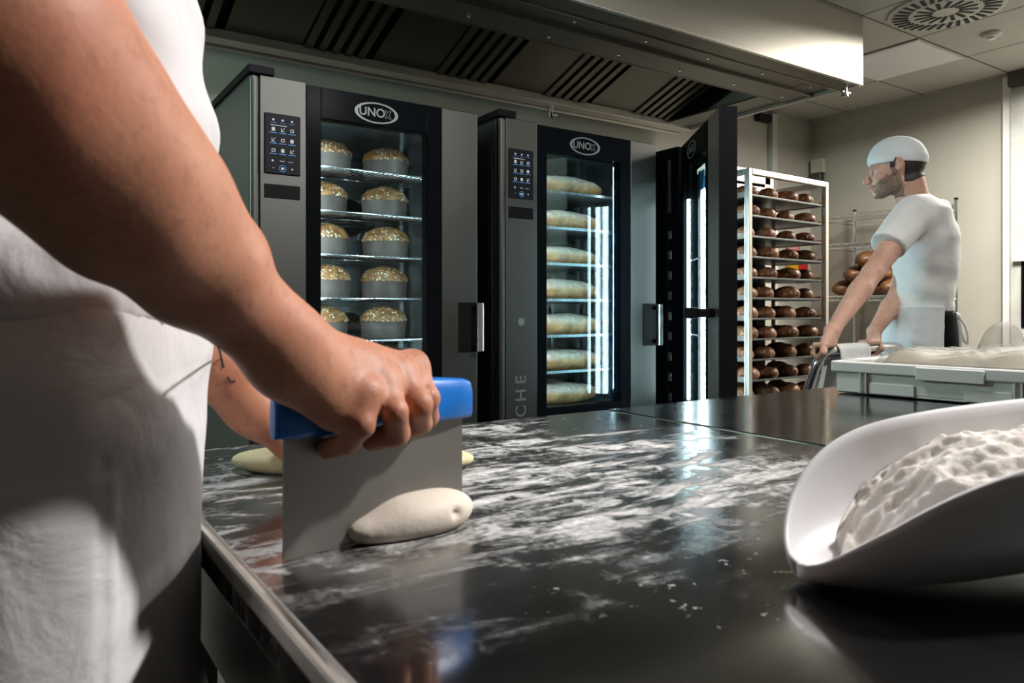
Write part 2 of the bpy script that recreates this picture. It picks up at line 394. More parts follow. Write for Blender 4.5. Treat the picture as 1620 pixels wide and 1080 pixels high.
# ------------------------------------------------------------------ implicit surfaces for soft shapes
def smin(a, b, k):
    if k <= 0: return np.minimum(a, b)
    h = np.maximum(k-np.abs(a-b), 0)/k; return np.minimum(a, b)-h*h*k*.25
class Sdf:
    def __init__(s): s.p = []
    def cone(s, a, b, ra, rb, k=.01, op='u'): s.p.append(('c', np.array(a, float), np.array(b, float), ra, rb, k, op)); return s
    def chain(s, pts, rs, k=.004):
        for i in range(len(pts)-1): s.cone(pts[i], pts[i+1], rs[i], rs[i+1], k)
        return s
    def ell(s, c, r, k=.01, op='u', ax=None):
        s.p.append(('e', np.array(c, float), np.array(r, float), np.eye(3) if ax is None else np.array(ax, float), 0, k, op)); return s
    def loft(s, tab, e1, e2, k=.02, op='u', grow=0):
        """stack of ellipses: rows (z, cx, cy, a, b)"""
        s.p.append(('l', np.array(tab, float), np.array(e1, float), np.array(e2, float), grow, k, op)); return s
    def group(s, g, k=.01, op='u'): s.p.append(('g', g, None, None, 0, k, op)); return s
    def fn(s, f): s.p.append(('f', f, None, None, 0, 0, 'f')); return s
    def bounds(s, pr):
        t = pr[0]
        if t == 'c': r = max(pr[3], pr[4]); return np.minimum(pr[1], pr[2])-r, np.maximum(pr[1], pr[2])+r
        if t == 'e': r = pr[2].max(); return pr[1]-r, pr[1]+r
        return None
    def eval(s, ax, X, Y, Z):
        D = np.full(X.shape, .05, np.float32); first = True
        for pr in s.p:
            t, k, op = pr[0], pr[5], pr[6]
            if t == 'f': D = pr[1](D, X, Y, Z).astype(np.float32); continue
            if t == 'g': D = smin(D, pr[1].eval(ax, X, Y, Z), k); continue
            sl = (slice(None),)*3
            bb = s.bounds(pr)
            if bb is not None and op != 'i':
                pad = k+.02; sl = []
                for i in range(3):
                    a = int(np.searchsorted(ax[i], bb[0][i]-pad)); b = int(np.searchsorted(ax[i], bb[1][i]+pad)); sl.append(slice(a, b))
                sl = tuple(sl)
                if any(q.stop-q.start <= 0 for q in sl): continue
            x, y, z = X[sl], Y[sl], Z[sl]
            if t == 'c':
                a, b, ra, rb = pr[1:5]; ab = b-a; L = max(float(ab @ ab), 1e-12)
                h = np.clip(((x-a[0])*ab[0]+(y-a[1])*ab[1]+(z-a[2])*ab[2])/L, 0, 1)
                d = np.sqrt((x-a[0]-h*ab[0])**2+(y-a[1]-h*ab[1])**2+(z-a[2]-h*ab[2])**2)-(ra+(rb-ra)*h)
            elif t == 'e':
                c, r, A = pr[1], pr[2], pr[3]; dx, dy, dz = x-c[0], y-c[1], z-c[2]
                q = [dx*A[i][0]+dy*A[i][1]+dz*A[i][2] for i in range(3)]
                k0 = np.sqrt(sum((q[i]/r[i])**2 for i in range(3))); k1 = np.sqrt(sum((q[i]/r[i]**2)**2 for i in range(3)))+1e-9
                d = k0*(k0-1)/k1
            elif t == 'l':
                tb, e1, e2, grow = pr[1:5]; zz = tb[:, 0]
                f = [np.interp(z, zz, tb[:, i]) for i in range(1, 5)]
                dx, dy = x-f[0], y-f[1]; u = dx*e1[0]+dy*e1[1]; v = dx*e2[0]+dy*e2[1]
                a, b = f[2]+grow, f[3]+grow
                k0 = np.sqrt((u/a)**2+(v/b)**2); k1 = np.sqrt((u/a**2)**2+(v/b**2)**2)+1e-9
                d = k0*(k0-1)/k1
                d = np.maximum(d, np.maximum(zz[0]-z, z-zz[-1]))
            if op == 'u': D[sl] = smin(D[sl], d, k)
            elif op == 's': D[sl] = -smin(-D[sl], d, k)
            elif op == 'i': D = -smin(-D, -d, k)
        return D
def nets(sdf, lo, hi, h):
    ax = [np.arange(lo[i], hi[i]+h, h, dtype=np.float32) for i in range(3)]
    X, Y, Z = np.meshgrid(*ax, indexing='ij'); D = sdf.eval(ax, X, Y, Z)
    del X, Y, Z
    ins = D < 0; nx, ny, nz = D.shape
    cs = np.zeros((nx-1, ny-1, nz-1), np.int8)
    for i in (0, 1):
        for j in (0, 1):
            for k in (0, 1): cs += ins[i:nx-1+i, j:ny-1+j, k:nz-1+k]
    cell = (cs > 0) & (cs < 8); idx = np.full(cell.shape, -1, np.int64); ci = np.argwhere(cell); idx[cell] = np.arange(len(ci))
    acc = np.zeros((len(ci), 3)); cnt = np.zeros(len(ci))
    cor = [(i, j, k) for i in (0, 1) for j in (0, 1) for k in (0, 1)]
    vals = {c: D[ci[:, 0]+c[0], ci[:, 1]+c[1], ci[:, 2]+c[2]].astype(np.float64) for c in cor}
    for a in cor:
        for t in range(3):
            if a[t]: continue
            b = list(a); b[t] = 1; b = tuple(b); va, vb = vals[a], vals[b]; cr = (va < 0) != (vb < 0)
            tt = np.where(cr, va/np.where(cr, va-vb, 1), 0)
            p = np.zeros((len(ci), 3)); p[:] = a; p[:, t] += tt
            acc += p*cr[:, None]; cnt += cr
    V = (ci+acc/cnt[:, None])*h+np.array(lo)
    F = []
    for t in range(3):
        u, v = (t+1) % 3, (t+2) % 3
        sa = [slice(0, None)]*3; sb = [slice(0, None)]*3; sa[t] = slice(0, -1); sb[t] = slice(1, None)
        A = ins[tuple(sa)]; B = ins[tuple(sb)]; e = np.argwhere(A != B)
        ok = (e[:, u] > 0) & (e[:, v] > 0) & (e[:, u] < D.shape[u]-1) & (e[:, v] < D.shape[v]-1); e = e[ok]
        flip = A[e[:, 0], e[:, 1], e[:, 2]]
        def g(du, dv):
            q = e.copy(); q[:, u] += du; q[:, v] += dv; return idx[q[:, 0], q[:, 1], q[:, 2]]
        q = np.stack([g(-1, -1), g(0, -1), g(0, 0), g(-1, 0)], 1)
        q[~flip] = q[~flip][:, ::-1]; F.append(q)
    return V, np.concatenate(F)
def soft(name, sdf, lo, hi, h, m, parent, extra=None, smooth=180, sub=0):
    V, F = nets(sdf, lo, hi, h)
    V, F = V.tolist(), F.tolist()
    for (s2, l2, h2, hh) in (extra or []):
        v, f = nets(s2, l2, h2, hh); o = len(V); V += v.tolist(); F += (f+o).tolist()
    b = MB(); b.v = [tuple(p) for p in V]; b.f = [tuple(q) for q in F]
    return b.build(name, m, parent, smooth, sub=sub)
def vnoise(X, Y, Z, seed, n=10, f0=6, f1=20):
    r = np.random.RandomState(seed); o = 0
    for i in range(n):
        d = r.normal(size=3); d /= np.linalg.norm(d); f = r.uniform(f0, f1); o = o+np.sin((X*d[0]+Y*d[1]+Z*d[2])*f*2*PI/1.0+r.uniform(0, 6.28))/n**.5
    return o

# ------------------------------------------------------------------ room shell
X0, X1, Y0, Y1, H = -2.2, 5.76, -2.4, 3.90, 2.70
struct(MB().box(X0, X1, Y0, Y1, -.06, 0).build('floor', 'floor_tile', None, 0))
struct(MB().box(X0, X1, Y0, Y1, H, H+.06).build('ceiling', 'ceiling_tiles', None, 0))
struct(MB().box(X0-.1, X1+.1, Y1, Y1+.1, 0, H).build('wall_back', 'wall_back_paint', None, 0))
struct(MB().box(X0-.1, X1+.1, Y0-.1, Y0, 0, H).build('wall_front', 'wall_grey', None, 0))
struct(MB().box(X0-.1, X0, Y0, Y1, 0, H).build('wall_left', 'wall_dark', None, 0))
struct(MB().box(X1, X1+.1, Y0, Y1, 0, H).build('wall_right', 'wall_paint', None, 0))
struct(MB().box(X1-.03, X1, 2.33, 2.385, 0, H-.005).build('trim_1', 'white_trim', None, 0, .006))  # aluminium strip; the light it catches is put into its white colour
# sliding door beyond the trim, with its rail and its dark window
dr = struct(MB().box(X1-.045, X1-.002, 1.1, 2.33, .02, 2.60).build('door_1', 'door_paint', None, 0, .004))
MB().box(X1-.09, X1-.002, 1.0, 2.33, 2.60, 2.70).build('door_rail', 'hood_inner', dr, 0, .004)
MB().box(X1-.052, X1-.044, 1.45, 2.26, .95, 1.40).build('door_window', 'black_gloss', dr, 0, .003)
MB().box(X1-.075, X1-.044, 1.40, 2.30, 1.40, 1.425).build('window_ledge', 'white_trim', dr, 0, .003)
struct(MB().box(5.17, 5.235, Y1-.05, Y1-.001, 0, 2.68).build('trim_2', 'door_paint', None, 0, .006))
tag(MB().box(5.0, 5.155, Y1-.06, Y1-.002, 2.60, 2.66).build('wall_bracket', 'black_void', None, 0, .004), 'dark bracket high on the back wall beside the vertical post', 'bracket')

t = thing('ceiling_vent', 'round white ceiling air diffuser with dark swirl slots', 'vent', (4.21, 2.03, H-.012))
MB().lathe([(.285, 0), (.285, -.006), (.27, -.012), (.03, -.014), (.0, -.014)], (4.21, 2.03, H-.001), 64).build('diffuser_plate', 'ceiling_white', t, 30)
for ring, (r0, r1, cnt, ph) in enumerate(((.065, .155, 16, 0), (.125, .20, 16, .19), (.18, .262, 32, .1))):
    if ring == 1: continue
    for k in range(cnt):
        a = 2*PI*k/cnt+ph; c, s = math.cos(a+.35), math.sin(a+.35); x, y = 4.21+r0*math.cos(a), 2.03+r0*math.sin(a); L = r1-r0
        MB().bar((x, y, H-.0155), (x+c*L, y+s*L, H-.0155), .020 if ring == 0 else .021, .002).build('slot', 'black_void', t, 0)
t = thing('smoke_detector', 'small round white smoke detector on the ceiling beyond the air diffuser', 'smoke detector', (4.79, 2.05, H-.03))
MB().lathe([(.055, 0), (.055, -.012), (.045, -.022), (.02, -.028), (0, -.028)], (4.79, 2.05, H), 32).build('detector_base', 'ceiling_white', t, 30)
MB().lathe([(.022, 0), (.022, -.008), (.016, -.012), (0, -.012)], (4.79, 2.05, H-.027), 20).build('sensor_cap', 'white_plastic', t, 30)
t = thing('ceiling_panel', 'unlit pale square light panel in the ceiling grid beside the hood', 'ceiling light', (4.81, 2.63, H-.006))
MB().box(4.517, 5.103, 2.337, 2.923, H-.008, H-.001).build('panel_frame', 'ceiling_white', t, 0)
MB().box(4.53, 5.09, 2.35, 2.91, H-.010, H-.007).build('diffuser', 'white_plastic', t, 0)

# red alarm sign, alarm box, switch box on the walls
t = thing('wall_sign', 'small red wall sign with white capital lettering seen through the rack', 'sign', (5.50, Y1-.005, 1.49))
MB().box(5.415, 5.585, Y1-.008, Y1-.002, 1.48, 1.625).build('sign_plate', 'red_sign', t, 0)
text('PULSANTE', .03, 'white_trim', 'lettering', t, Matrix.Translation((5.50, Y1-.0092, 1.59)) @ Matrix.Rotation(PI/2, 4, 'X'), .0006, .0006)
MB().lathe([(.017, 0), (.017, .002), (0, .002)], (0, 0, 0), 20).xform(Matrix.Translation((5.50, Y1-.008, 1.53)) @ Matrix.Rotation(PI/2, 4, 'X')).build('symbol', 'white_trim', t, 0)
t = thing('alarm_box', 'yellow and red alarm call box low on the wall behind the rack', 'alarm box', (5.5, Y1-.03, 1.31))
MB().box(5.40, 5.52, Y1-.05, Y1-.002, 1.33, 1.45).build('box_body', 'yellow_sign', t, 0, .006)
MB().box(5.53, 5.65, Y1-.05, Y1-.002, 1.32, 1.46).build('box_cover', 'red_sign', t, 0, .006)
MB().cyl((5.46, Y1-.05, 1.39), (5.46, Y1-.075, 1.39), .024).build('push_button', 'red_sign', t, 40)
t = thing('wall_switch', 'small pale switch box on the right wall near the room corner', 'switch', (X1-.02, 3.81, 2.13))
MB().box(X1-.05, X1-.002, 3.75, 3.87, 2.24, 2.36).build('switch_body', 'switch_plastic', t, 0, .006)
MB().box(X1-.06, X1-.002, 3.77, 3.86, 2.13, 2.24).build('switch_cover', 'dark_steel', t, 0, .006)

# ------------------------------------------------------------------ extraction hood
hx0, hx1, hy0, hy1, hz = -1.3, 3.94, 2.34, 3.70, 2.32
t = thing('extraction_hood', 'large stainless steel extraction hood hanging over the ovens', 'hood', (1.3, 3.0, hz))
MB().box(hx0, hx1, hy0, hy0+.02, hz, H-.002).build('front_panel', 'hood_steel', t, 0, .003)
MB().box(hx0, hx0+.02, hy0+.02, hy1, hz, H-.002).build('side_panel', 'hood_steel', t, 0)
MB().box(hx1-.02, hx1, hy0+.02, hy1, hz, H-.002).build('side_panel', 'hood_steel', t, 0)
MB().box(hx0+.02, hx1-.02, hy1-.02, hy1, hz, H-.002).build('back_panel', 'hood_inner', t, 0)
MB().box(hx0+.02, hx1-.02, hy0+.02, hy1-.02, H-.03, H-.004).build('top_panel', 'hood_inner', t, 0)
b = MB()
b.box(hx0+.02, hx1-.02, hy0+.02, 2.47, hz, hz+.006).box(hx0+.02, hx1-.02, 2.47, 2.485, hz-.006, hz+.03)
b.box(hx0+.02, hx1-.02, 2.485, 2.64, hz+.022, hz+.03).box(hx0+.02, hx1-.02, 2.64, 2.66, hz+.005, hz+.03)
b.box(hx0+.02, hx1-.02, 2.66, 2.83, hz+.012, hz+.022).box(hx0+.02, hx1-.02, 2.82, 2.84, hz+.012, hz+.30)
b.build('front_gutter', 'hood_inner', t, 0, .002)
b = MB()
b.box(hx0+.02, hx1-.02, 3.60, 3.68, hz, hz+.006).box(hx0+.02, hx1-.02, 3.59, 3.60, hz, hz+.045).box(hx0+.02, hx1-.02, hy1-.0, hy1+.012, hz-.012, hz+.09)
b.build('rear_gutter', 'hood_steel', t, 0, .002)
MB().box(hx1-.24, hx1-.02, 2.485, 3.6, hz+.02, hz+.03).build('end_plate', 'hood_inner', t, 0)
for k in range(12):
    for y, z in ((2.56, hz+.022), (2.75, hz+.012)):
        x = hx0+.35+.43*k; MB().cyl((x, y, z), (x, y, z-.006), .008, 10).build('rivet', 'chrome', t, 40)
ya, za, yb, zb = 3.585, hz+.045, 2.85, hz+.30
for k in range(7):
    xs = 3.56-.73*k; x0, x1 = xs-.36-.02-.17, xs+.18
    x0 = xs-.55
    if x0 < hx0: break
    fb = MB().hexa([(x0, ya, za), (x0+.36, ya, za), (x0+.36, ya, za+.012), (x0, ya, za+.012)],
                   [(x0, yb, zb), (x0+.36, yb, zb), (x0+.36, yb, zb+.012), (x0, yb, zb+.012)])
    f = fb.build('grease_filter', 'hood_inner', t, 0)
    sl = MB()
    for q in range(5):
        u = x0+.372+.068*q
        sl.hexa([(u, ya, za-.012), (u+.036, ya, za-.012), (u+.036, ya, za+.004), (u, ya, za+.004)],
                [(u, yb, zb-.012), (u+.036, yb, zb-.012), (u+.036, yb, zb+.004), (u, yb, zb+.004)])
    sl.build('louvres', 'hood_inner', f, 0)
    MB().hexa([(x0+.365, ya, za+.05), (x0+.715, ya, za+.05), (x0+.715, ya, za+.06), (x0+.365, ya, za+.06)],
              [(x0+.365, yb, zb+.05), (x0+.715, yb, zb+.05), (x0+.715, yb, zb+.06), (x0+.365, yb, zb+.06)]).build('louvre_gap_shade', 'black_void', f, 0)  # black sheet: shade in the louvre gaps is put into its colour
for x, y in ((3.86, 2.40), (2.78, 3.69)):
    v = MB().cyl((x, y, hz), (x, y, hz-.05), .014, 16).cyl((x, y, hz-.05), (x, y, hz-.062), .02, 16).cyl((x-.03, y, hz-.035), (x+.045, y, hz-.035), .008, 10)
    v.build('drain_valve', 'chrome', t, 40)

# ------------------------------------------------------------------ ovens (built once in oven coordinates: x right, y into the oven, z up)
OY = 2.57
def rmat(loc, rx=PI/2, rz=0): return Matrix.Translation(loc) @ Matrix.Rotation(rz, 4, 'Y') @ Matrix.Rotation(rx, 4, 'X')
def logo(parent, cx, y, cz, flip=False):
    b = MB(); n = 64; ro, ri = (.087, .0385), (.074, .0335); vs = []
    for k in range(n):
        a = 2*PI*k/n
        for (rx, rz), yy in ((ro, y), (ri, y), (ri, y+.001), (ro, y+.001)): vs.append((cx+rx*math.cos(a), yy, cz+rz*math.sin(a)))
    fs = []
    for k in range(n):
        j = (k+1) % n
        for q in range(4): fs.append((k*4+q, k*4+(q+1) % 4, j*4+(q+1) % 4, j*4+q))
    b.add(vs, fs).build('logo_ring', 'logo_grey', parent, 0)
    text('UNO', .045, 'logo_grey', 'logo_lettering', parent, rmat((cx-.018, y, cz)), .0006, .0006)
    # the last letter is only an outline
    ol = MB(); w = .0012; s = .0125; q = .0045
    P8 = [(-s, s-.0), (-s+q*1.6, s), (0, q*1.3), (s-q*1.6, s), (s, s), (q*1.1, 0), (s, -s), (s-q*1.6, -s), (0, -q*1.3), (-s+q*1.6, -s), (-s, -s), (-q*1.1, 0)]
    for k in range(len(P8)):
        a, c = P8[k], P8[(k+1) % len(P8)]
        ol.bar((cx+.0455+a[0], y, cz+a[1]*1.15), (cx+.0455+c[0], y, cz+c[1]*1.15), w, w, (0, 1, 0))
    ol.build('logo_outline_letter', 'logo_grey', parent, 0)

def oven_door(parent, x0, y, frame_w, glass_x, z0, z1, gz0, gz1, steel_w, th=.05):
    """black framed glass door with a steel strip on its right; local frame x0.. at face y"""
    gx0, gx1 = glass_x; xa, xb = x0, x0+frame_w
    b = MB()
    b.box(xa, gx0, y, y+th, z0, z1).box(gx1, xb, y, y+th, z0, z1).box(gx0, gx1, y, y+th, gz1, z1).box(gx0, gx1, y, y+th, z0, gz0)
    d = b.build('door', 'black_gloss', parent, 0, .002)
    MB().box(gx0-.004, gx1+.004, y+.003, y+.009, gz0-.004, gz1+.004).build('glass_pane', 'oven_glass', d, 0)
    MB().box(xb, xb+steel_w, y-.004, y+th, z0, z1).build('door_panel', 'steel', d, 0, .004)
    return d
def door_handle(d, x, y, zc):
    MB().box(x-.085, x+.004, y-.0055, y-.003, zc-.10, zc+.10).build('handle_recess', 'black_plastic', d, 0, .002)
    h = MB().box(x-.022, x+.006, y-.05, y-.033, zc-.098, zc+.098)
    h.build('handle', 'chrome', d, 0, .004)
    MB().box(x-.02, x+.002, y-.036, y-.004, zc-.09, zc-.07).box(x-.02, x+.002, y-.036, y-.004, zc+.07, zc+.09).build('handle_mount', 'black_plastic', d, 0, .002)

ZT = 1.868
def make_oven(label):
    t = thing('bakery_oven', label, 'oven', (.672, OY, 0), None, False)
    W, DP = .891, 1.0
    b = MB(); b.box(0, .02, .03, DP, .1, ZT-.005).build('side_panel', 'dark_steel', t, 0, .003)
    MB().box(W-.02, W, .06, DP, .1, ZT-.005).build('side_panel', 'dark_steel', t, 0, .003)
    MB().box(.02, W-.02, DP-.02, DP, .1, ZT-.005).build('back_panel', 'dark_steel', t, 0)
    MB().box(.0, W, .03, DP, ZT-.005, ZT+.002).build('top_panel', 'dark_steel', t, 0, .002)
    MB().box(-.004, .027, -.006, .03, .1, ZT).build('corner_post', 'steel', t, 0, .012, 4)
    MB().box(.02, W-.02, .03, DP-.02, .1, .60).build('base_unit', 'dark_steel', t, 0)
    for x in (.06, W-.06):
        for y in (.08, DP-.08): MB().cyl((x, y, 0), (x, y, .1), .025, 16).build('leg', 'steel', t, 40)
    c = MB().box(.0275, .188, -.004, .055, .1, ZT).build('control_panel', 'steel', t, 0, .003)
    MB().box(.042, .166, -.010, -.003, 1.535, 1.742).build('display', 'screen_black', c, 0, .004)
    ic = MB(); ib = MB(); r = random.Random(3); y = -.0115
    for j in range(3):
        for i in range(3):
            x = .066+.032*i; z = 1.688-.036*j
            if (i+j) % 3 == 0: ic.box(x, x+.011, y, y+.001, z-.006, z+.006)
            elif (i+j) % 3 == 1: ic.bar((x, y, z-.006), (x+.012, y, z+.006), .002, .001, (0, 1, 0)).box(x, x+.012, y, y+.001, z-.007, z-.0055).box(x, x+.0015, y, y+.001, z-.006, z+.006)
            else: ic.box(x, x+.012, y, y+.001, z-.006, z-.004).box(x, x+.012, y, y+.001, z+.003, z+.005).box(x, x+.002, y, y+.001, z-.006, z+.005).box(x+.010, x+.012, y, y+.001, z-.006, z+.005)
            ib.box(x-.007, x+.018, y, y+.001, z-.0135, z-.0115)
    for i in range(3): ic.box(.068+.032*i, .075+.032*i, y, y+.001, 1.717, 1.723); ib.box(.062+.032*i, .082+.032*i, y, y+.001, 1.710, 1.711)
    ic.box(.062, .118, y, y+.001, 1.7005, 1.7025); ic.box(.066, .072, y, y+.001, 1.577, 1.583); ic.box(.094, .110, y, y+.001, 1.579, 1.581); ic.box(.122, .140, y, y+.001, 1.579, 1.580)
    ic.box(.068, .076, y, y+.001, 1.555, 1.556); ic.box(.134, .139, y, y+.001, 1.553, 1.558); ic.box(.098, .108, y, y+.001, 1.551, 1.559)
    rg = [(.103+.0115*math.cos(2*PI*k/24), y, 1.555+.0115*math.sin(2*PI*k/24)) for k in range(24)]
    ib.tube(rg, .0009, 6, True)
    ic.build('display_icons', 'icon_white', c, 0); ib.build('display_marks', 'icon_blue', c, 0)
    MB().box(.042, .166, -.0065, -.003, 1.452, 1.500).build('card_slot', 'black_plastic', c, 0, .002)
    d = oven_door(t, .190, 0, .537, (.243, .667), .12, ZT-.006, .648, 1.752, .164)
    logo(d, .455, -.0012, 1.80)
    door_handle(d, .887, 0, 1.0)
    # LED strips on the inside edges of the door
    MB().box(.222, .238, .052, .058, .70, 1.74).build('light_strip', 'led', d, 0); MB().box(.674, .682, .052, .058, .70, 1.74).build('light_strip', 'led_dim', d, 0)
    MB().box(.222, .248, .050, .0515, .68, 1.76).build('strip_backing', 'black_plastic', d, 0)
    # lit oven chamber
    x0, x1, y0, y1, z0, z1 = .20, .78, .06, .80, .62, 1.78
    cv = MB()
    cv.box(x0-.01, x0, y0, y1, z0, z1).box(x1, x1+.01, y0, y1, z0, z1).box(x0, x1, y1, y1+.01, z0, z1).box(x0, x1, y0, y1, z0-.01, z0).box(x0, x1, y0, y1, z1, z1+.01)
    ch = cv.build('chamber', 'cavity', t, 0)
    rails = MB()
    for y in (.14, .42, .70): rails.box(x1-.03, x1-.014, y, y+.02, z0, z1).box(x0+.014, x0+.03, y, y+.02, z0, z1)
    rails.build('rail_posts', 'chrome', ch, 0)
    rl = MB()
    for k in range(7):
        z = .79+.1635*k-.172
        for x in (x0+.016, x1-.05): rl.box(x, x+.034, y0+.04, y1-.03, z-.006, z-.002)
    rl.build('tray_rails', 'chrome', ch, 0)
    fan = MB(); fan.lathe([(.10, 0), (.10, .012), (.085, .014), (.085, .003), (0, .003)], (0, 0, 0), 40)
    for z in (1.505, .97):
        f = MB().lathe([(.115, 0), (.115, .008), (.09, .010), (.09, .02), (.0, .02)], (0, 0, 0), 40)
        f.xform(Matrix.Translation((.655, y1, z)) @ Matrix.Rotation(PI/2, 4, 'X')).build('fan_guard', 'chrome', ch, 40)
        MB().lathe([(.088, .0), (.088, .004), (0, .004)], (0, 0, 0), 40).xform(Matrix.Translation((.655, y1-.02, z)) @ Matrix.Rotation(PI/2, 4, 'X')).build('fan_opening', 'black_void', ch, 40)
    # black rail round the top left edge
    cap = MB().box(-.012, .075, -.014, .03, ZT, ZT+.028).box(-.012, .012, .03, DP, ZT, ZT+.028)
    cap.build('top_rail', 'black_plastic', t, 0, .003)
    return t
ov1 = make_oven('left bakery oven with round seeded loaves behind its glass door')
ov2 = copy_tree(ov1); ov2.location = (1.672, OY, 0)
ov2['label'] = 'middle bakery oven with long floured loaves behind its glass door'
cp2 = [c for c in ov2.children if c.name.startswith('control_panel')][0]
for k, (ch_, z) in enumerate((('C', .625), ('H', .692), ('E', .757), ('F', .822), ('T', .885))):
    if k > 2: continue
    text(ch_, .075, 'etched', 'lettering', cp2, Matrix.Translation((.105, -.0052, z+.02)) @ Matrix.Rotation(PI/2, 4, 'X') @ Matrix.Rotation(PI/2, 4, 'Z'), .0004, .001)
MB().lathe([(.017, 0), (.017, .0008), (0, .0008)], (0, 0, 0), 20).xform(Matrix.Translation((.105, -.0045, 1.02)) @ Matrix.Rotation(PI/2, 4, 'X')).build('badge', 'etched', cp2, 0)
for ov in (ov1, ov2):
    ov['group'] = 'bakery ovens in a row'

# wire shelves and seeded round loaves in the left oven
ZS = [.79+.1635*k-.172+0 for k in range(7)]       # .618 .. 1.599
wlab = ['lowest', 'second lowest', 'third lowest', 'middle', 'third from the top', 'second from the top', 'topmost']
def wire_shelf(x0, x1, y0, y1, z):
    b = MB(); b.tube([(x0, y0, z), (x1, y0, z), (x1, y1, z), (x0, y1, z)], .0035, 8, True)
    n = 26
    for k in range(1, n): x = x0+(x1-x0)*k/n; b.tube([(x, y0, z+.002), (x, y1, z+.002)], .0014, 5)
    for k in (1, 2): y = y0+(y1-y0)*k/3; b.tube([(x0, y, z-.002), (x1, y, z-.002)], .0025, 6)
    return b
ws = wire_shelf(.888, 1.436, 2.68, 3.34, 0).build('wire_shelf', 'chrome', None, 180)
lf = thing('seeded_loaf', 'x', 'bread', (0, 0, 0))
r = .092
MB().lathe([(r*.93, 0), (r*.97, .004), (r, .03), (r*1.03, .076), (r*1.03, .080), (r*.9, .080), (0, .080)], (0, 0, 0), 48).build('paper_mould', 'crumb_paper', lf, 40)
g = Sdf().ell((0, 0, .072), (r*1.06, r*1.06, .062), .01).fn(lambda D, X, Y, Z: D+.0022*vnoise(X, Y, Z, 5, 12, 12, 40)).fn(lambda D, X, Y, Z: np.maximum(D, .070-Z))
soft('crust', g, (-.12, -.12, .05), (.12, .12, .15), .004, 'panettone_crust', lf)
first = True
sides = {'left': 1.035, 'right': 1.292}
for k in (1, 2, 3, 4, 5, 6):
    z = ZS[k]+.004
    if k == 1: o = ws
    else: o = ws.copy(); COL.objects.link(o)
    o.location = (0, 0, z); tag(o, f'wire shelf in the left oven, {wlab[k]} of those seen', 'oven shelf', 'wire shelves in the left oven')
    for sd, x in sides.items():
        if k == 1 and sd == 'left': continue
        o = lf if first else copy_tree(lf); first = False
        o.location = (x+random.uniform(-.008, .008), 2.86+random.uniform(-.01, .01), z+.0035); o.rotation_euler = (0, 0, random.uniform(0, 6))
        tag(o, f'round seeded loaf, {sd} one on the {wlab[k]} wire shelf in left oven', 'bread', 'seeded loaves in the left oven')

# perforated trays and floured loaves in the middle oven
def mat_perf():
    m, n, l, b = nt('perforated'); setp(b, (.5, .52, .52), .35, .9)
    vo = n.new('ShaderNodeTexVoronoi'); vo.feature = 'F1'; vo.inputs['Scale'].default_value = 110; vo.inputs['Randomness'].default_value = 0
    l.new(coords(n, l, (1, 1, 0.001)), vo.inputs['Vector'])
    l.new(ramp(n, l, vo.outputs['Distance'], [(.28, (.01, .01, .01)), (.34, (.5, .52, .52))]), b.inputs['Base Color']); MATS['perforated'] = m
mat_perf()
tb = MB(); x0, x1, y0, y1 = 1.888, 2.436, 2.68, 3.34
tb.box(x0, x1, y0, y1, 0, .0025).box(x0, x1, y0, y0+.003, .0025, .012).box(x0, x1, y1-.003, y1, .0025, .012).box(x0, x0+.003, y0, y1, .0025, .012).box(x1-.003, x1, y0, y1, .0025, .012)
tr = tb.build('perforated_tray', 'perforated', None, 0)
def long_loaf(L, wd, ht, m, seed, slash=6):
    def warp(D, X, Y, Z):
        c = np.maximum(0, 1-np.abs(((X+.55*Y)*slash/L+.5) % 1-.5)/.10)*(Z > ht*.45)*(np.abs(Y) < wd*.38)
        return D+.0018*vnoise(X, Y, Z, seed, 10, 6, 22)+.009*c
    s = Sdf().cone((-L/2+wd*.5, 0, ht*.5), (L/2-wd*.5, 0, ht*.5), ht*.47, ht*.47, 0)
    s = Sdf().ell((0, 0, ht*.46), (L/2, wd/2, ht*.56), 0).fn(warp).fn(lambda D, X, Y, Z: np.maximum(D, -Z))
    return soft('floured_loaf', s, (-L/2-.01, -wd/2-.01, -.006), (L/2+.01, wd/2+.01, ht*1.1+.01), .0045, m, None)
ll = long_loaf(.46, .155, .100, 'loaf_crust', 3)
first = True
for k in range(7):
    z = ZS[k]+(.006 if k == 0 else .0)
    o = tr if k == 0 else tr.copy()
    if k: COL.objects.link(o)
    o.location = (0, 0, z); tag(o, f'perforated steel tray in the middle oven, {wlab[k]} of the seven', 'oven tray', 'perforated trays in the middle oven')
    for row, y in (('front', 2.80), ('rear', 3.05)):
        if row == 'rear' and k > 2: continue
        o = ll if first else ll.copy()
        if not first: COL.objects.link(o)
        first = False
        o.location = (2.175+random.uniform(-.02, .015), y, z+.004); o.rotation_euler = (0, 0, random.uniform(-.06, .06)+(PI if k % 2 else 0)); s = random.uniform(.92, 1.05); o.scale = (1, s, s)
        tag(o, f'long floured loaf on the {wlab[k]} tray of middle oven, {row} row', 'bread', 'floured loaves in the middle oven')

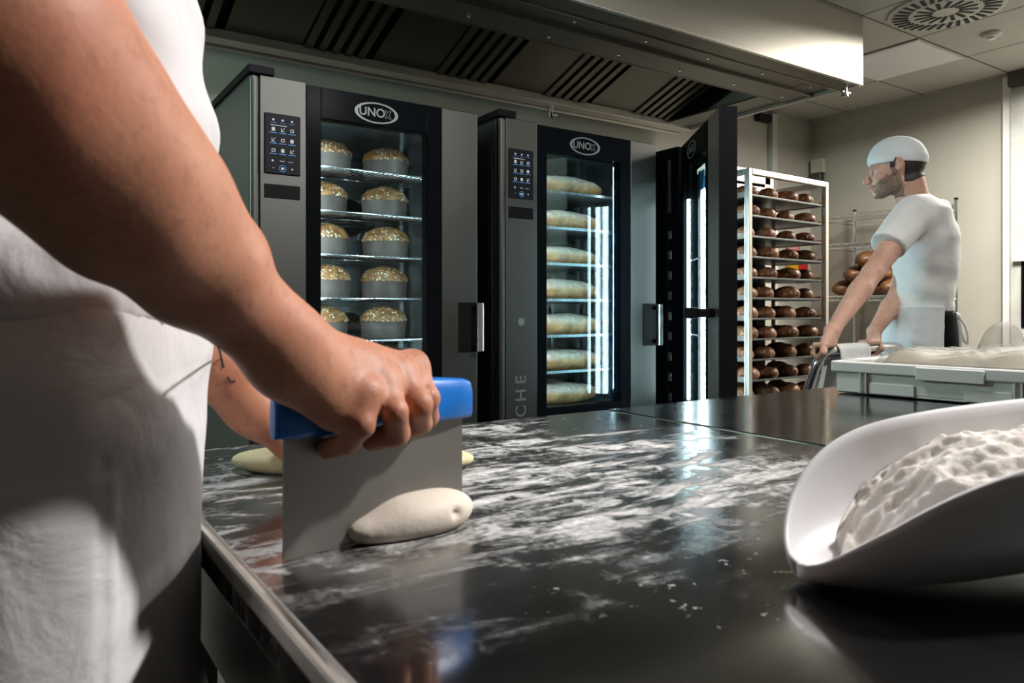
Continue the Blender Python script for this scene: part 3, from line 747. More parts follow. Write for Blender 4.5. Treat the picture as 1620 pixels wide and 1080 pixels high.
# ------------------------------------------------------------------ third oven with its door swung open
t = thing('bakery_oven', 'right bakery oven standing open and empty behind the bread rack', 'oven', (2.70, 2.55, 0))
a0, a1, by = 2.70, 3.50, 2.60
MB().box(a0, a0+.03, 2.555, 3.5, .1, ZT).build('side_panel', 'black_gloss', t, 0, .002)
MB().box(a0+.03, a1-.025, 2.60, 2.66, 1.755, 1.83).build('top_beam', 'alu', t, 0, .003)
MB().box(a1-.075, a1, by, 2.66, .1, 1.83).build('jamb', 'alu', t, 0, .003)
MB().box(a1-.02, a1, 2.66, 3.5, .1, 1.83).build('side_panel', 'dark_steel', t, 0)
MB().box(a0+.03, a1-.02, 3.48, 3.5, .1, 1.83).build('back_panel', 'black_void', t, 0)  # black inner panels: the dark of the open chamber is put into their colour
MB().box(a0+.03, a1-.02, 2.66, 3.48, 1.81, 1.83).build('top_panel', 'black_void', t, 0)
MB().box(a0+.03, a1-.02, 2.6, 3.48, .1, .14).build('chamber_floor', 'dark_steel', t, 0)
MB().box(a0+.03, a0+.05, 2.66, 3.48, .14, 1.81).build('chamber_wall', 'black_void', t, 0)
for x in (a0+.06, a1-.06):
    for y in (2.64, 3.42): MB().cyl((x, y, 0), (x, y, .1), .025, 16).build('leg', 'steel', t, 40)
b = MB().box(a0-.003, a0+.001, 2.60, 2.618, 1.55, 1.81)
vs = b.build('edge_strip', 'alu', t, 0)
b = MB()
for k in range(9): b.box(a0-.003, a0+.001, 2.598, 2.618, 1.42-.10*k, 1.46-.10*k)
b.build('pale_dashes', 'alu', t, 0, .001)  # row of pale dashes below the edge strip
# the open door, built along +x and then turned about its hinge
de = bpy.data.objects.new('door', None)
hz0, hz1 = .12, ZT-.002; th = .068
DL = .714
ang = math.atan2(1.956-2.54, 2.30-2.71)
def dm(b): return b.xform(Matrix.Translation((2.71, 2.54, 0)) @ Matrix.Rotation(ang, 4, 'Z'))
fr = MB(); gx0, gx1, gz0, gz1 = .035, .475, .60, 1.745
fr.box(0, gx0, -.0, th, hz0, hz1).box(gx1, .535, 0, th, hz0, hz1).box(gx0, gx1, 0, th, gz1, hz1).box(gx0, gx1, 0, th, hz0, gz0)
dd = dm(fr).build('door', 'black_gloss', t, 0, .002)
dm(MB().box(gx0-.003, gx1+.003, .002, .007, gz0-.003, gz1+.003)).build('glass_pane', 'oven_glass', dd, 0)
dm(MB().box(gx0-.003, gx1+.003, th-.008, th-.003, gz0-.003, gz1+.003)).build('inner_glass', 'oven_glass', dd, 0)
dm(MB().box(.215, .325, .030, .034, gz0, gz1-.05)).build('blue_glass_reflection', 'blue_glass_reflection', dd, 0)  # plain blue panel stands in for the tinted glass and its blue reflection
dm(MB().box(.535, DL-.004, -.003, th-.003, hz0, hz1)).build('door_panel', 'steel_h', dd, 0, .003)  # lighter than the other doors' steel: reflected light put into the colour
dm(MB().box(DL-.004, DL, -.003, th, hz0, hz1)).build('door_edge', 'black_plastic', dd, 0)
L1 = MB().box(.038, .068, .018, .026, .64, 1.60); dm(L1).build('light_strip', 'led_door', dd, 0)
L2 = MB().box(.325, .350, .018, .026, .64, 1.60).box(.366, .386, .018, .026, .64, 1.60).box(.418, .426, .018, .026, .64, 1.60); dm(L2).build('light_strip', 'led_door', dd, 0)
dm(MB().box(.058, .34, .024, .030, .95, .958).box(.058, .34, .024, .030, 1.30, 1.308).box(.24, .262, .026, .034, .62, 1.70)).build('strip_bracket', 'chrome', dd, 0)
hb = MB().box(.60, .66, -.075, -.003, 1.04, 1.075).box(.59, .67, -.115, -.075, 1.035, 1.08)
dm(hb).build('handle', 'black_plastic', dd, 0, .008, 3)
# logo on the open door
nb = len(bpy.data.objects)
before = set(o.name for o in bpy.data.objects)
logo(dd, .215, -.0012, 1.805)
Md = Matrix.Translation((2.71, 2.54, 0)) @ Matrix.Rotation(ang, 4, 'Z'); org = ORG[t.name]
for o in bpy.data.objects:
    if o.name not in before:
        o.data.transform(Matrix.Translation(Vector(org))); o.data.transform(Md); o.data.transform(Matrix.Translation(-Vector(org)))
# ------------------------------------------------------------------ work tables
TZ = .90
def table(label, x0, x1, y0, y1, topmat, lip):
    t = thing('work_table', label, 'table', ((x0+x1)/2, (y0+y1)/2, 0))
    top = MB().box(x0, x1, y0, y1, TZ-.04, TZ).build('tabletop', topmat, t, 0, .004)
    if lip:
        MB().box(x0-.007, x0+.001, y0, y1, TZ-.012, TZ+.0035).build('edge_lip', 'alu', top, 0, .003)
    MB().box(x0+.015, x1-.015, y0+.015, y1-.015, TZ-.13, TZ-.04).build('apron_rail', 'steel_h', t, 0, .003)
    MB().box(x0+.04, x1-.04, y0+.04, y1-.04, .20, .23).build('lower_shelf', 'dark_steel', t, 0, .003)
    for x in (x0+.05, x1-.05):
        for y in (y0+.05, y1-.05):
            MB().box(x-.02, x+.02, y-.02, y+.02, .02, TZ-.05).build('leg', 'steel', t, 0, .004)
            MB().cyl((x, y, 0), (x, y, .025), .024, 16).build('foot', 'black_plastic', t, 40)
    return t
table('long stainless steel work table dusted with flour, where the near baker stands', .127, .838, -.75, .962, 'floured_steel', True)
table('clean stainless steel work table carrying the white dough crate', .846, 2.10, -.75, .968, 'table_steel', False)

# ------------------------------------------------------------------ rolling rack with trays of rolls
RA = math.radians(2.5); RL = .655; RD = .315; RZ = 1.712
RM = Matrix.Translation((2.765, 2.185, 0)) @ Matrix.Rotation(RA, 4, 'Z')
rk = thing('rolling_rack', 'tall aluminium rolling rack full of trays of brown rolls', 'rack', (2.765, 2.185, 0), None, False); rk.rotation_euler = (0, 0, RA)
p = .026
for x in (0, RL-p):
    for y in (0, RD-p):
        MB().box(x, x+p, y, y+p, .14, RZ).build('post', 'alu', rk, 0, .003)
MB().box(p, RL-p, 0, p, RZ-.026, RZ).box(p, RL-p, RD-p, RD, RZ-.026, RZ).box(0, p, p, RD-p, RZ-.026, RZ).box(RL-p, RL, p, RD-p, RZ-.026, RZ).build('top_frame', 'alu', rk, 0, .003)
MB().box(0, RL, 0, p, .12, .15).box(0, RL, RD-p, RD, .12, .15).box(0, p, p, RD-p, .12, .15).box(RL-p, RL, p, RD-p, .12, .15).build('base_frame', 'alu', rk, 0, .003)
for x in (.03, RL-.03):
    for y in (.03, RD-.03):
        c = MB().tube([(x-.014, y, .05), (x+.014, y, .05)], .05, 24).build('castor', 'black_plastic', rk, 40)
        MB().box(x-.02, x+.02, y-.01, y+.01, .09, .125).build('castor_fork', 'steel', c, 0, .002)
TIER = [1.599-.0943*k for k in range(12)]
for z in TIER+[.467-.0943*k for k in range(4)]:
    MB().box(p+.0005, p+.020, p, RD-p, z-.013, z-.010).box(p+.0005, p+.003, p, RD-p, z-.010, z+.012).build('tray_runner', 'alu', rk, 0)
    MB().box(RL-p-.020, RL-p-.0005, p, RD-p, z-.013, z-.010).box(RL-p-.003, RL-p-.0005, p, RD-p, z-.010, z+.012).build('tray_runner', 'alu', rk, 0)
ordn = ['top', 'second', 'third', 'fourth', 'fifth', 'sixth', 'seventh', 'eighth', 'ninth', 'tenth', 'eleventh']
tb = MB(); x0, x1, y0, y1 = p+.005, RL-p-.005, .012, RD-.005
tb.box(x0, x1, y0, y1, -.0095, -.0075).box(x0, x1, y0, y0+.003, -.0095, -.001).box(x0, x1, y1-.003, y1, -.0095, -.001).box(x0, x0+.003, y0, y1, -.0095, -.001).box(x1-.003, x1, y0, y1, -.0095, -.001)
trm = tb.build('baking_tray', 'dark_steel', None, 0, .0008)
def roll_mesh(seed, L=.122, wd=.092, ht=.062):
    def warp(D, X, Y, Z):
        c = np.maximum(0, 1-np.abs(Y-.006*np.sin(X*60))/.006)*(Z > ht*.4)*(np.abs(X) < L*.36)
        c2 = np.maximum(0, 1-np.abs(((X*1.0-.4*Y)/.026+.5) % 1-.5)/.16)*(Z > ht*.45)*(np.abs(Y) < wd*.36)
        return D+.0012*vnoise(X, Y, Z, seed, 8, 8, 30)+(.004*c if seed % 2 else .0035*c2)
    s = Sdf().ell((0, 0, ht*.42), (L/2, wd/2, ht*.6), 0).fn(warp).fn(lambda D, X, Y, Z: np.maximum(D, -Z))
    return soft('bread_roll', s, (-L/2-.006, -wd/2-.006, -.004), (L/2+.006, wd/2+.006, ht*1.1), .003, 'roll_crust', None)
rolls = [roll_mesh(3), roll_mesh(4)]; used = [False, False]
colw = ['leftmost', 'second from left', 'third from left', 'rightmost']
for k in range(11):
    z = TIER[k]
    o = trm if k == 0 else trm.copy()
    if k: COL.objects.link(o)
    o.matrix_world = RM @ Matrix.Translation((0, 0, z)); tag(o, f'steel baking tray of rolls on the {ordn[k]} tier of the rolling rack', 'baking tray', 'baking trays in the rolling rack')
    for row in range(2):
        for c in range(4):
            q = (k+c+row) % 2
            o = rolls[q] if not used[q] else rolls[q].copy()
            if used[q]: COL.objects.link(o)
            used[q] = True
            x = .090+.158*c+random.uniform(-.014, .014); y = .085+.155*row+random.uniform(-.012, .012)
            sc = random.uniform(.9, 1.08)
            o.matrix_world = RM @ Matrix.Translation((x, y, z-.0075)) @ Matrix.Rotation(random.uniform(.9, 1.9)+(0 if row else .0), 4, 'Z') @ Matrix.Scale(sc, 4)
            tag(o, f'brown roll, {colw[c]}, {["front", "back"][row]} row of the {ordn[k]} tray in the rolling rack', 'bread roll', 'brown rolls on the rolling rack')

# ------------------------------------------------------------------ wire shelving against the right wall
t = thing('wire_shelving', 'chrome wire shelving unit against the right wall behind the standing baker', 'shelf', (5.49, 3.07, 0))
xa, xb, ya, yb = 5.28, 5.70, 2.675, 3.46
for x in (xa, xb):
    for y in (ya, yb):
        MB().cyl((x, y, .02), (x, y, 1.87), .0125, 14).build('post', 'chrome', t, 40)
        MB().cyl((x, y, 1.87), (x, y, 1.885), .0135, 14).build('post_cap', 'black_plastic', t, 40)
        MB().cyl((x, y, 0), (x, y, .02), .02, 14).build('foot', 'black_plastic', t, 40)
for z in (1.79, 1.575, 1.175, .75, .30):
    b = MB()
    for dz in (0, -.032): b.tube([(xa, ya, z+dz), (xb, ya, z+dz), (xb, yb, z+dz), (xa, yb, z+dz)], .0035, 6, True)
    n = 40
    for k in range(1, n): y = ya+(yb-ya)*k/n; b.tube([(xa, y, z+.003), (xb, y, z+.003)], .0018, 4)
    for (A, B) in (((xa, ya), (xa, yb)), ((xb, ya), (xb, yb)), ((xa, ya), (xb, ya))):
        m = 24; zz = [(A[0]+(B[0]-A[0])*k/m, A[1]+(B[1]-A[1])*k/m, z-(.032 if k % 2 else 0)) for k in range(m+1)]
        b.tube(zz, .0018, 4)
    b.build('wire_shelf', 'chrome', t, 60)
def country_loaf(seed, L, wd, ht):
    def warp(D, X, Y, Z):
        c = np.maximum(0, 1-np.abs(Y-.01*np.sin(X*14))/.008)*(Z > ht*.4)*(np.abs(X) < L*.36)
        return D+.0025*vnoise(X, Y, Z, seed, 8, 4, 14)+.007*c
    s = Sdf().ell((0, 0, ht*.45), (L/2, wd/2, ht*.58), 0).fn(warp).fn(lambda D, X, Y, Z: np.maximum(D, -Z))
    return soft('country_loaf', s, (-L/2-.01, -wd/2-.01, -.006), (L/2+.01, wd/2+.01, ht*1.15), .007, 'long_loaf_crust', None)
cl = country_loaf(4, .44, .19, .125)
spots = [(5.49, 3.36, 1.179, 0, 'dark end loaf lying lowest at the left of the shelf pile'), (5.49, 3.165, 1.179, .1, 'dark loaf second from left in the bottom row of shelf pile'),
         (5.49, 2.97, 1.179, -.1, 'loaf in the bottom row of the pile, behind the raised arm'), (5.47, 3.27, 1.285, .12, 'brown loaf resting on the left side of the shelf pile'),
         (5.47, 3.06, 1.285, -.08, 'brown loaf on the second layer of shelf pile, near the baker'), (5.47, 3.165, 1.392, .06, 'long golden loaf on the very top of the shelf pile')]
for k, (x, y, z, a, lab) in enumerate(spots):
    o = cl if k == 0 else cl.copy()
    if k: COL.objects.link(o)
    o.location = (x, y, z); o.rotation_euler = (0, 0, a); tag(o, lab, 'bread', 'loaves piled on the wire shelving')

# ------------------------------------------------------------------ trolley the second baker pushes
hA, hB = P(1299, 553, 2.50), P(1428, 548, 2.86)
hz_ = (hA[2]+hB[2])/2; hA[2] = hB[2] = hz_
bd = (hB-hA)/np.linalg.norm(hB-hA); bd[2] = 0; fd = np.array([-bd[1], bd[0], 0]); fd = fd if fd @ RT < 0 else -fd
t = thing('push_trolley', 'chrome tube handled trolley pushed by the standing baker', 'trolley', (hA[0], hA[1], 0))
def arc(p0, c, p1, n=8):
    return [(1-s)**2*p0+2*s*(1-s)*c+s*s*p1 for s in np.linspace(0, 1, n)]
dn = np.array([0, 0, -1.0])
leg = dn*.97+fd*.33; leg /= np.linalg.norm(leg)
pts = [hA+leg*.62]+arc(hA+leg*.07, hA, hA+bd*.06)+arc(hB-bd*.06, hB, hB+leg*.07)+[hB+leg*.62]
MB().tube(pts, .0155, 16).build('handle_frame', 'chrome', t, 60)
pz = .30; c0 = hA+leg*.62; c0[2] = pz; c1 = hB+leg*.62; c1[2] = pz
fwd_ = fd*.20
MB().hexa([c0+dn*.03, c1+dn*.03, c1+fwd_+dn*.03, c0+fwd_+dn*.03], [c0, c1, c1+fwd_, c0+fwd_]).build('platform', 'steel_h', t, 0, .004)
for q in (c0+bd*.05+fd*.06, c1-bd*.05+fd*.06, c0+bd*.05+fwd_-fd*.06, c1-bd*.05+fwd_-fd*.06):
    q = np.array([q[0], q[1], .06]); MB().tube([q-bd*.016, q+bd*.016], .06, 24).build('wheel', 'black_plastic', t, 40)
    MB().box(q[0]-.012, q[0]+.012, q[1]-.012, q[1]+.012, .118, .272).build('wheel_bracket', 'steel', t, 0, .002)
# cloth over the handle bar
R_ = .0185
def cloth(u, v):
    # v runs over the bar: front flap, round the bar, rear flap ; u along the bar
    L1, L2 = .135+.03*u, .19; tot = L1+PI*R_+L2; s = v*tot
    base = hA+bd*(.085+.215*u+.012*math.sin(9*v)*(1-u))
    wv = .006*math.sin(u*11+1)*(abs(v-.42)*2)
    if s < L1: q = base-fd*(R_+wv+.02*(1-s/L1)*0)+dn*(L1-s)
    elif s < L1+PI*R_:
        a = (s-L1)/R_; q = base-fd*R_*math.cos(a)-dn*R_*math.sin(a)
    else: q = base+fd*(R_+wv+.10*(s-L1-PI*R_)/L2*.6)+dn*(s-L1-PI*R_)
    return q
o = MB().grid(cloth, 26, 60).build('kitchen_cloth', 'towel', None, 180, solid=.004)
tag(o, 'pale folded cloth hung over the chrome trolley handle', 'cloth')

# ------------------------------------------------------------------ dough crate on the second table
CM = np.array([1.407, .891, 0]); cdir = np.array([1.44-1.407, .585-.891, 0]); cdir /= np.linalg.norm(cdir); cin = np.array([-cdir[1], cdir[0], 0])
def cp(u, v, z): return CM+cdir*u+cin*v+np.array([0, 0, TZ+z])
CW, CLN, CH = .375, .58, .064
t = thing('dough_crate', 'shallow white plastic dough crate on the second table', 'crate', cp(CW/2, CLN/2, 0))
def cbox(b, u0, u1, v0, v1, z0, z1): return b.hexa([cp(u0, v0, z0), cp(u0, v1, z0), cp(u1, v1, z0), cp(u1, v0, z0)], [cp(u0, v0, z1), cp(u0, v1, z1), cp(u1, v1, z1), cp(u1, v0, z1)])
b = MB(); w_ = .004
cbox(b, 0, CW, 0, CLN, .002, .006); cbox(b, 0, CW, 0, w_, .006, CH); cbox(b, 0, CW, CLN-w_, CLN, .006, CH); cbox(b, 0, w_, w_, CLN-w_, .006, CH); cbox(b, CW-w_, CW, w_, CLN-w_, .006, CH)
b.build('crate_body', 'white_plastic', t, 0, .002)
b = MB(); e = .010
cbox(b, -e, CW+e, -e, 0, CH-.020, CH+.002); cbox(b, -e, CW+e, CLN, CLN+e, CH-.020, CH+.002); cbox(b, -e, 0, 0, CLN, CH-.020, CH+.002); cbox(b, CW, CW+e, 0, CLN, CH-.020, CH+.002)
b.build('rim', 'white_plastic', t, 0, .003)
for u in (.055, CW-.055):
    b = MB(); cbox(b, u-.007, u-.004, -.009, 0, .004, CH-.02); cbox(b, u+.004, u+.007, -.009, 0, .004, CH-.02); b.build('rib', 'white_plastic', t, 0, .001)
b = MB(); cbox(b, -.0005, .046, -.004, .0, .004, CH-.024); b.build('corner_panel', 'white_plastic', t, 0, .0015)
b = MB(); cbox(b, .064, .15, -.004, 0, .004, .026); b.build('side_pad', 'white_plastic', t, 0, .0015)
b = MB(); cbox(b, .235, .31, -.004, 0, .004, .026); b.build('side_pad', 'white_plastic', t, 0, .0015)
b = MB(); cbox(b, .155, .27, -.013, -.009, CH-.026, CH-.002); b.build('grip', 'white_plastic', t, 0, .0015)
r_ = np.random.RandomState(4)
def mound(u, v, off=0):
    du, dv = min(u, 1-u), min(v, 1-v); e = min(1, du/.16)*min(1, dv/.22)
    e = e*e*(3-2*e); return .030+.050*e+.006*math.sin(u*9+v*4)*e+.004*math.sin(u*23-v*17)*e+off
b = MB(); b.grid(lambda u, v: cp(.006+(CW-.012)*u, .006+(CLN-.012)*v, mound(u, v)), 40, 40)
nv = len(b.v); b.grid(lambda u, v: cp(.006+(CW-.012)*u, .006+(CLN-.012)*(1-v), .0065), 40, 40)
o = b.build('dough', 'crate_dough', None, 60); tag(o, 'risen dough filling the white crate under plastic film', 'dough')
def film(u, v):
    z = mound(u, v, .004)+.002*abs(math.sin(u*31+5*math.sin(v*13)))+.002*abs(math.sin(v*37+4*math.sin(u*11)))
    a = ((u-.50)/.085)**2+((v-.62)/.16)**2; z += .050*max(0, 1-a)**.5*(1 if a < 1 else 0)
    z = max(z, CH+.006) if (u < .03 or u > .97 or v < .03 or v > .97) else z
    return cp(-.004+(CW+.008)*u, -.004+(CLN+.008)*v, z)
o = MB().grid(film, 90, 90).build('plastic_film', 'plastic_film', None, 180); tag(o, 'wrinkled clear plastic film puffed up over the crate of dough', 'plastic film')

# ------------------------------------------------------------------ flour scoop
SO = P(1264, 900, .458); SO[2] = 0
dirc = RT*.985+FW*.17; dirc /= np.linalg.norm(dirc)
SM = Matrix.Translation((SO[0], SO[1], TZ+.0025)) @ Matrix.Rotation(math.atan2(dirc[1], dirc[0]), 4, 'Z') @ Matrix.Rotation(-math.radians(3), 4, 'Y')
SL, SWD, SH = .27, .072, .080
def sc_prof(x):
    t = min(1, x/.11); w = SWD*math.sqrt(max(0, 1-(1-t)**2)); return max(w, .001), .008+SH*(1-math.exp(-x/.05))
def scoop_pt(u, v, inset=0):
    x = SL*(u**1.35); w, hgt = sc_prof(x); a = (v-.5)*PI
    c, s = math.cos(a), math.sin(a)
    y = (w-inset)*math.copysign(abs(s)**.75, s); z = inset+(hgt-inset)*(1-abs(c)**.8) if hgt > .001 else 0
    z += .004*max(0, 1-x/.03)
    return SM @ Vector((x, y, z))
t = thing('flour_scoop', 'large white plastic flour scoop lying on the floured table', 'scoop', (SO[0], SO[1], TZ))
MB().grid(scoop_pt, 60, 48).build('scoop_bowl', 'scoop_plastic', t, 180, solid=.0032)
bk = MB(); w, hgt = sc_prof(SL); ring = [SM @ Vector((SL, w*math.copysign(abs(math.sin((v-.5)*PI))**.75, math.sin((v-.5)*PI)), hgt*(1-abs(math.cos((v-.5)*PI))**.8))) for v in np.linspace(0, 1, 33)]
bk.add([tuple(p) for p in ring], [tuple(range(33))]); bk.build('back_wall', 'scoop_plastic', t, 0, solid=.0032)
hd = [SM @ Vector((SL, 0, .055)), SM @ Vector((SL+.05, 0, .052)), SM @ Vector((SL+.13, 0, .012))]
MB().tube(hd, [.016, .015, .014], 18).build('handle', 'scoop_plastic', t, 60)
def fl_sec(u):
    x = .040+(SL-.048)*u; w, hgt = sc_prof(x); k = min(1, u/.46); k = k**.8*(1.35-.35*k)
    lev = .0008+(.66*hgt)*k; c = (1-lev/hgt)**1.25; return x, w, hgt, lev, math.sin(math.acos(c))**.75
def fl_pt(u, v):
    x, w, hgt, lev, am = fl_sec(u); y = 2*v-1
    lump = .0030*math.sin(x*95+y*4)*math.sin(y*6+x*40)+.0022*math.sin(x*190+y*11)*math.sin(y*13)+.0016*math.sin(y*27+x*150)
    dome = .016*(1-y*y)*min(1, u*4)+.0016*float(vnoise(x, y*.07, 0, 9, 14, 15, 75))
    return SM @ Vector((x+.004*math.sin(y*9)*(1-u), y*am*(w-.002), lev+.003*min(1, u*10)+dome+lump*min(1, u*6)*(1-y**4)+.0007*min(1, u*6)*float(vnoise(x, y*.07, 0, 12, 14, 60, 190))))
def fl_bot(u, v):
    x, w, hgt, lev, am = fl_sec(u); y = 1-2*v; a = abs(y*am); wall = hgt*(1-abs(math.cos(math.asin(min(1, a**(1/.75)))))**.8)
    return SM @ Vector((x+.004*math.sin(y*9)*(1-u), y*am*(w-.002), min(wall+.002, lev+.003)))
o = MB().grid(fl_pt, 150, 100).grid(fl_bot, 40, 40).build('flour', 'flour', None, 180)
tag(o, 'heap of white flour lying in the large white scoop', 'flour', None, 'stuff')

# ------------------------------------------------------------------ scraper, dough pieces
BL, BR = np.array([.1527, .5036, TZ]), np.array([.3047, .5253, TZ])
bx = (BR-BL)/np.linalg.norm(BR-BL); bn = np.array([-bx[1], bx[0], 0]); BWD = np.linalg.norm(BR-BL)
t = thing('dough_scraper', 'bench scraper with blue handle and steel blade in the near baker\'s hand', 'dough scraper', (BL+BR)/2)
def sp(u, n, z): return BL+bx*u+bn*n+np.array([0, 0, z])
def sbox(b, u0, u1, n0, n1, z0, z1): return b.hexa([sp(u0, n0, z0), sp(u1, n0, z0), sp(u1, n1, z0), sp(u0, n1, z0)], [sp(u0, n0, z1), sp(u1, n0, z1), sp(u1, n1, z1), sp(u0, n1, z1)])
bl = sbox(MB(), 0, BWD, -.0008, .0008, .0006, .098).build('blade', 'blade', t, 0)
hb = MB()
nseg = 24; pr = []
for k in range(nseg+1):
    u = -.0075+(BWD+.015)*k/nseg; q = min(1, min(k, nseg-k)/2.0); th_ = (.0085+.0045*math.sin(PI*k/nseg))*(.72+.28*q); zt = .1135+.005*math.sin(PI*k/nseg)-(0 if q else .002); zb_ = .0825
    pr.append([sp(u, a*th_, z) for a, z in ((-1, zb_+.004), (-.75, zb_), (.75, zb_), (1, zb_+.004), (1, zt-.008), (.6, zt), (-.6, zt), (-1, zt-.008))])
vs = [p for r in pr for p in r]; fs = []
for k in range(nseg):
    for q in range(8): fs.append((k*8+q, k*8+(q+1) % 8, (k+1)*8+(q+1) % 8, (k+1)*8+q))
fs += [tuple(range(8))[::-1], tuple(nseg*8+q for q in range(8))]
hb.add(vs, fs).build('handle', 'blue_plastic', t, 50, .003, 3)

dc = P(655, 838, .570); dc[2] = TZ
dax = np.array([bx, bn, [0, 0, 1]])
def dwarp(D, X, Y, Z):
    return np.maximum(D+.0008*vnoise(X, Y, Z, 11, 8, 6, 20), TZ+.0006-Z)
g = Sdf().ell(dc+bx*.014+bn*.000+[0, 0, .0125], (.040, .024, .0185), .0, ax=dax).ell(dc-bx*.020+bn*.003+[0, 0, .009], (.036, .018, .014), .02, ax=dax).ell(dc+bx*.024-bn*.022+[0, 0, .014], (.004, .003, .0025), .004, 's')
g.fn(dwarp)
o = soft('dough_piece', g, dc-[.09, .06, .004], dc+[.09, .06, .05], .0022, 'dough', None); tag(o, 'pale dough piece being cut against the scraper blade', 'dough')
g2c = P(560, 722, .80); g2c[2] = TZ
g = Sdf().ell(g2c+[0, 0, .010], (.13, .055, .016), 0, ax=[RT, FW, [0, 0, 1]]).fn(lambda D, X, Y, Z: np.maximum(np.maximum(D+.001*vnoise(X, Y, Z, 5, 8, 6, 16), TZ+.0006-Z), Z-TZ-.02))
o = soft('dough_piece', g, g2c-[.2, .2, .004], g2c+[.2, .2, .04], .004, 'dough_yellow', None); tag(o, 'yellowish dough slab under the left hand, behind the scraper', 'dough')
# ------------------------------------------------------------------ the near baker (right side of the table end, facing +x)
def finger(g, pts, rs, k=.003):
    f = Sdf().chain(pts, rs, k); g.group(f, .0015)
pb = thing('person', 'near baker in white shirt and apron cutting dough with a scraper', 'person', (0, .63, 0))
# right arm and hand
W_ = P(452, 553, .485); EL = np.array([-.010, .3686, 1.186]); SHR = np.array([-.045, .44, 1.44])
fore = Sdf()
fore.cone(EL, P(192, 305, .375), .044, .0395, .02).cone(P(100, 190, .34), P(305, 415, .420), .041, .0315, .03).cone(P(305, 415, .42), P(441, 537, .470), .0315, .0258, .02).cone(P(441, 537, .47), W_, .0258, .0245, .01)
fore.cone(SHR, EL, .054, .045, .03)
fore.cone(P(150, 215, .352), P(330, 395, .424), .030, .020, .03)          # forearm muscle on the upper edge
mc = {'index': P(652, 584, .562), 'middle': P(632, 594, .541), 'ring': P(606, 611, .520), 'pinky': P(580, 626, .500)}
palm = Sdf()
for nm, r0, r1 in (('index', .0165, .0115), ('middle', .0185, .0118), ('ring', .0185, .0112), ('pinky', .0165, .0102)):
    a = W_+(mc[nm]-W_)*.12; palm.cone(a, mc[nm], r0, r1, .012)
palm.cone(P(470, 590, .478), P(528, 645, .492), .0200, .0150, .014)       # heel of the hand
palm.cone(P(500, 565, .520), P(560, 600, .560), .0190, .0130, .014)       # ball of the thumb
for nm in mc: q_ = .0080 if nm == 'pinky' else .0094; palm.ell(mc[nm]+[0, 0, .0026]-FW*.0024, (q_, q_, q_), .007)   # knuckles
fing = Sdf()
finger(fing, [mc['pinky'], P(573, 672, .489), P(553, 699, .502), P(520, 709, .516)], [.0106, .0088, .0082, .0072])
finger(fing, [mc['ring'], P(624, 652, .503), P(627, 685, .516), P(588, 696, .533)], [.0114, .0096, .0090, .0078])
finger(fing, [mc['middle'], P(662, 640, .526), P(665, 668, .542), P(626, 687, .556)], [.0118, .0100, .0094, .0080])
finger(fing, [mc['index'], P(676, 630, .545), P(674, 658, .562), P(646, 676, .576)], [.0112, .0102, .0094, .0080])
finger(fing, [P(556, 598, .560), P(600, 622, .592), P(640, 650, .612)], [.0125, .0112, .0092])      # thumb behind the handle
arm = Sdf().group(fore).group(palm, .020).group(fing, .009)
def veins(D, X, Y, Z): return D+.0006*vnoise(X, Y, Z, 21, 8, 8, 30)
arm.fn(veins)
# left arm and hand
WL = P(402, 645, .728); ELL = np.array([.05, .80, 1.16]); SHL = np.array([-.045, .82, 1.44])
fl = Sdf().cone(ELL, P(330, 560, .708), .040, .033, .03).cone(P(330, 560, .708), WL, .033, .0265, .02).cone(SHL, ELL, .055, .042, .03)
ml = {'index': P(478, 692, .735), 'middle': P(478, 684, .757), 'ring': P(474, 678, .778), 'pinky': P(464, 674, .797)}
pl_ = Sdf()
for nm in ml: pl_.cone(WL+(ml[nm]-WL)*.1, ml[nm], .0185, .0115, .012)
pl_.cone(P(425, 670, .72), P(455, 705, .728), .018, .012, .012)
f2 = Sdf()
for nm, px in (('index', 520), ('middle', 526), ('ring', 522), ('pinky', 508)):
    b_ = ml[nm]; d_ = b_ @ FW
    q = P(px-18, 704 if nm != 'index' else 710, d_+.004); e_ = P(px, 712, d_+.006); q[2] = max(q[2], TZ+.037); e_[2] = TZ+.031
    finger(f2, [b_, q, e_], [.0112, .0098, .0080])
finger(f2, [P(448, 700, .727), P(468, 722, .722), P(486, 728, .724)], [.012, .0108, .009])
larm = Sdf().group(fl).group(pl_, .018).group(f2, .008).fn(veins)
# torso, head, legs (under the clothes)
E1, E2 = [1, 0], [0, 1]
TC = [(.55, .0, .66, .10, .165), (.80, .0, .66, .112, .168), (.90, .004, .66, .114, .168), (.985, .008, .66, .116, .166), (1.07, .008, .66, .116, .158), (1.19, .010, .66, .124, .158), (1.29, .007, .66, .116, .172), (1.38, -.01, .66, .104, .185), (1.45, -.03, .66, .085, .165), (1.49, -.035, .66, .06, .09)]
TC = [(z, x+.0065, y, a, b) for z, x, y, a, b in TC]
body = Sdf().loft([(z, x, y, a-.014, b-.014) for z, x, y, a, b in TC], E1, E2, .02)
body.cone((-.03, .66, 1.46), (-.01, .66, 1.58), .058, .055, .03)
hd = np.array([.03, .66, 1.66])
body.ell(hd+[-.01, 0, .03], (.100, .077, .105), .02).ell(hd+[.035, 0, -.055], (.060, .054, .075), .03).cone(hd+[.09, 0, -.005], hd+[.112, 0, -.035], .008, .013, .012)
for sy in (-1, 1): body.ell(hd+[-.005, sy*.078, -.01], (.02, .008, .032), .006).ell(hd+[.078, sy*.032, .012], (.016, .018, .012), .006, 's')
for sy in (-1, 1):
    body.cone((0, .66+sy*.085, .86), (.02, .66+sy*.09, .48), .066, .05, .03).cone((.02, .66+sy*.10, .48), (-.01, .66+sy*.105, .09), .055, .038, .03).cone((-.03, .66+sy*.105, .05), (.14, .66+sy*.12, .03), .038, .03, .03)
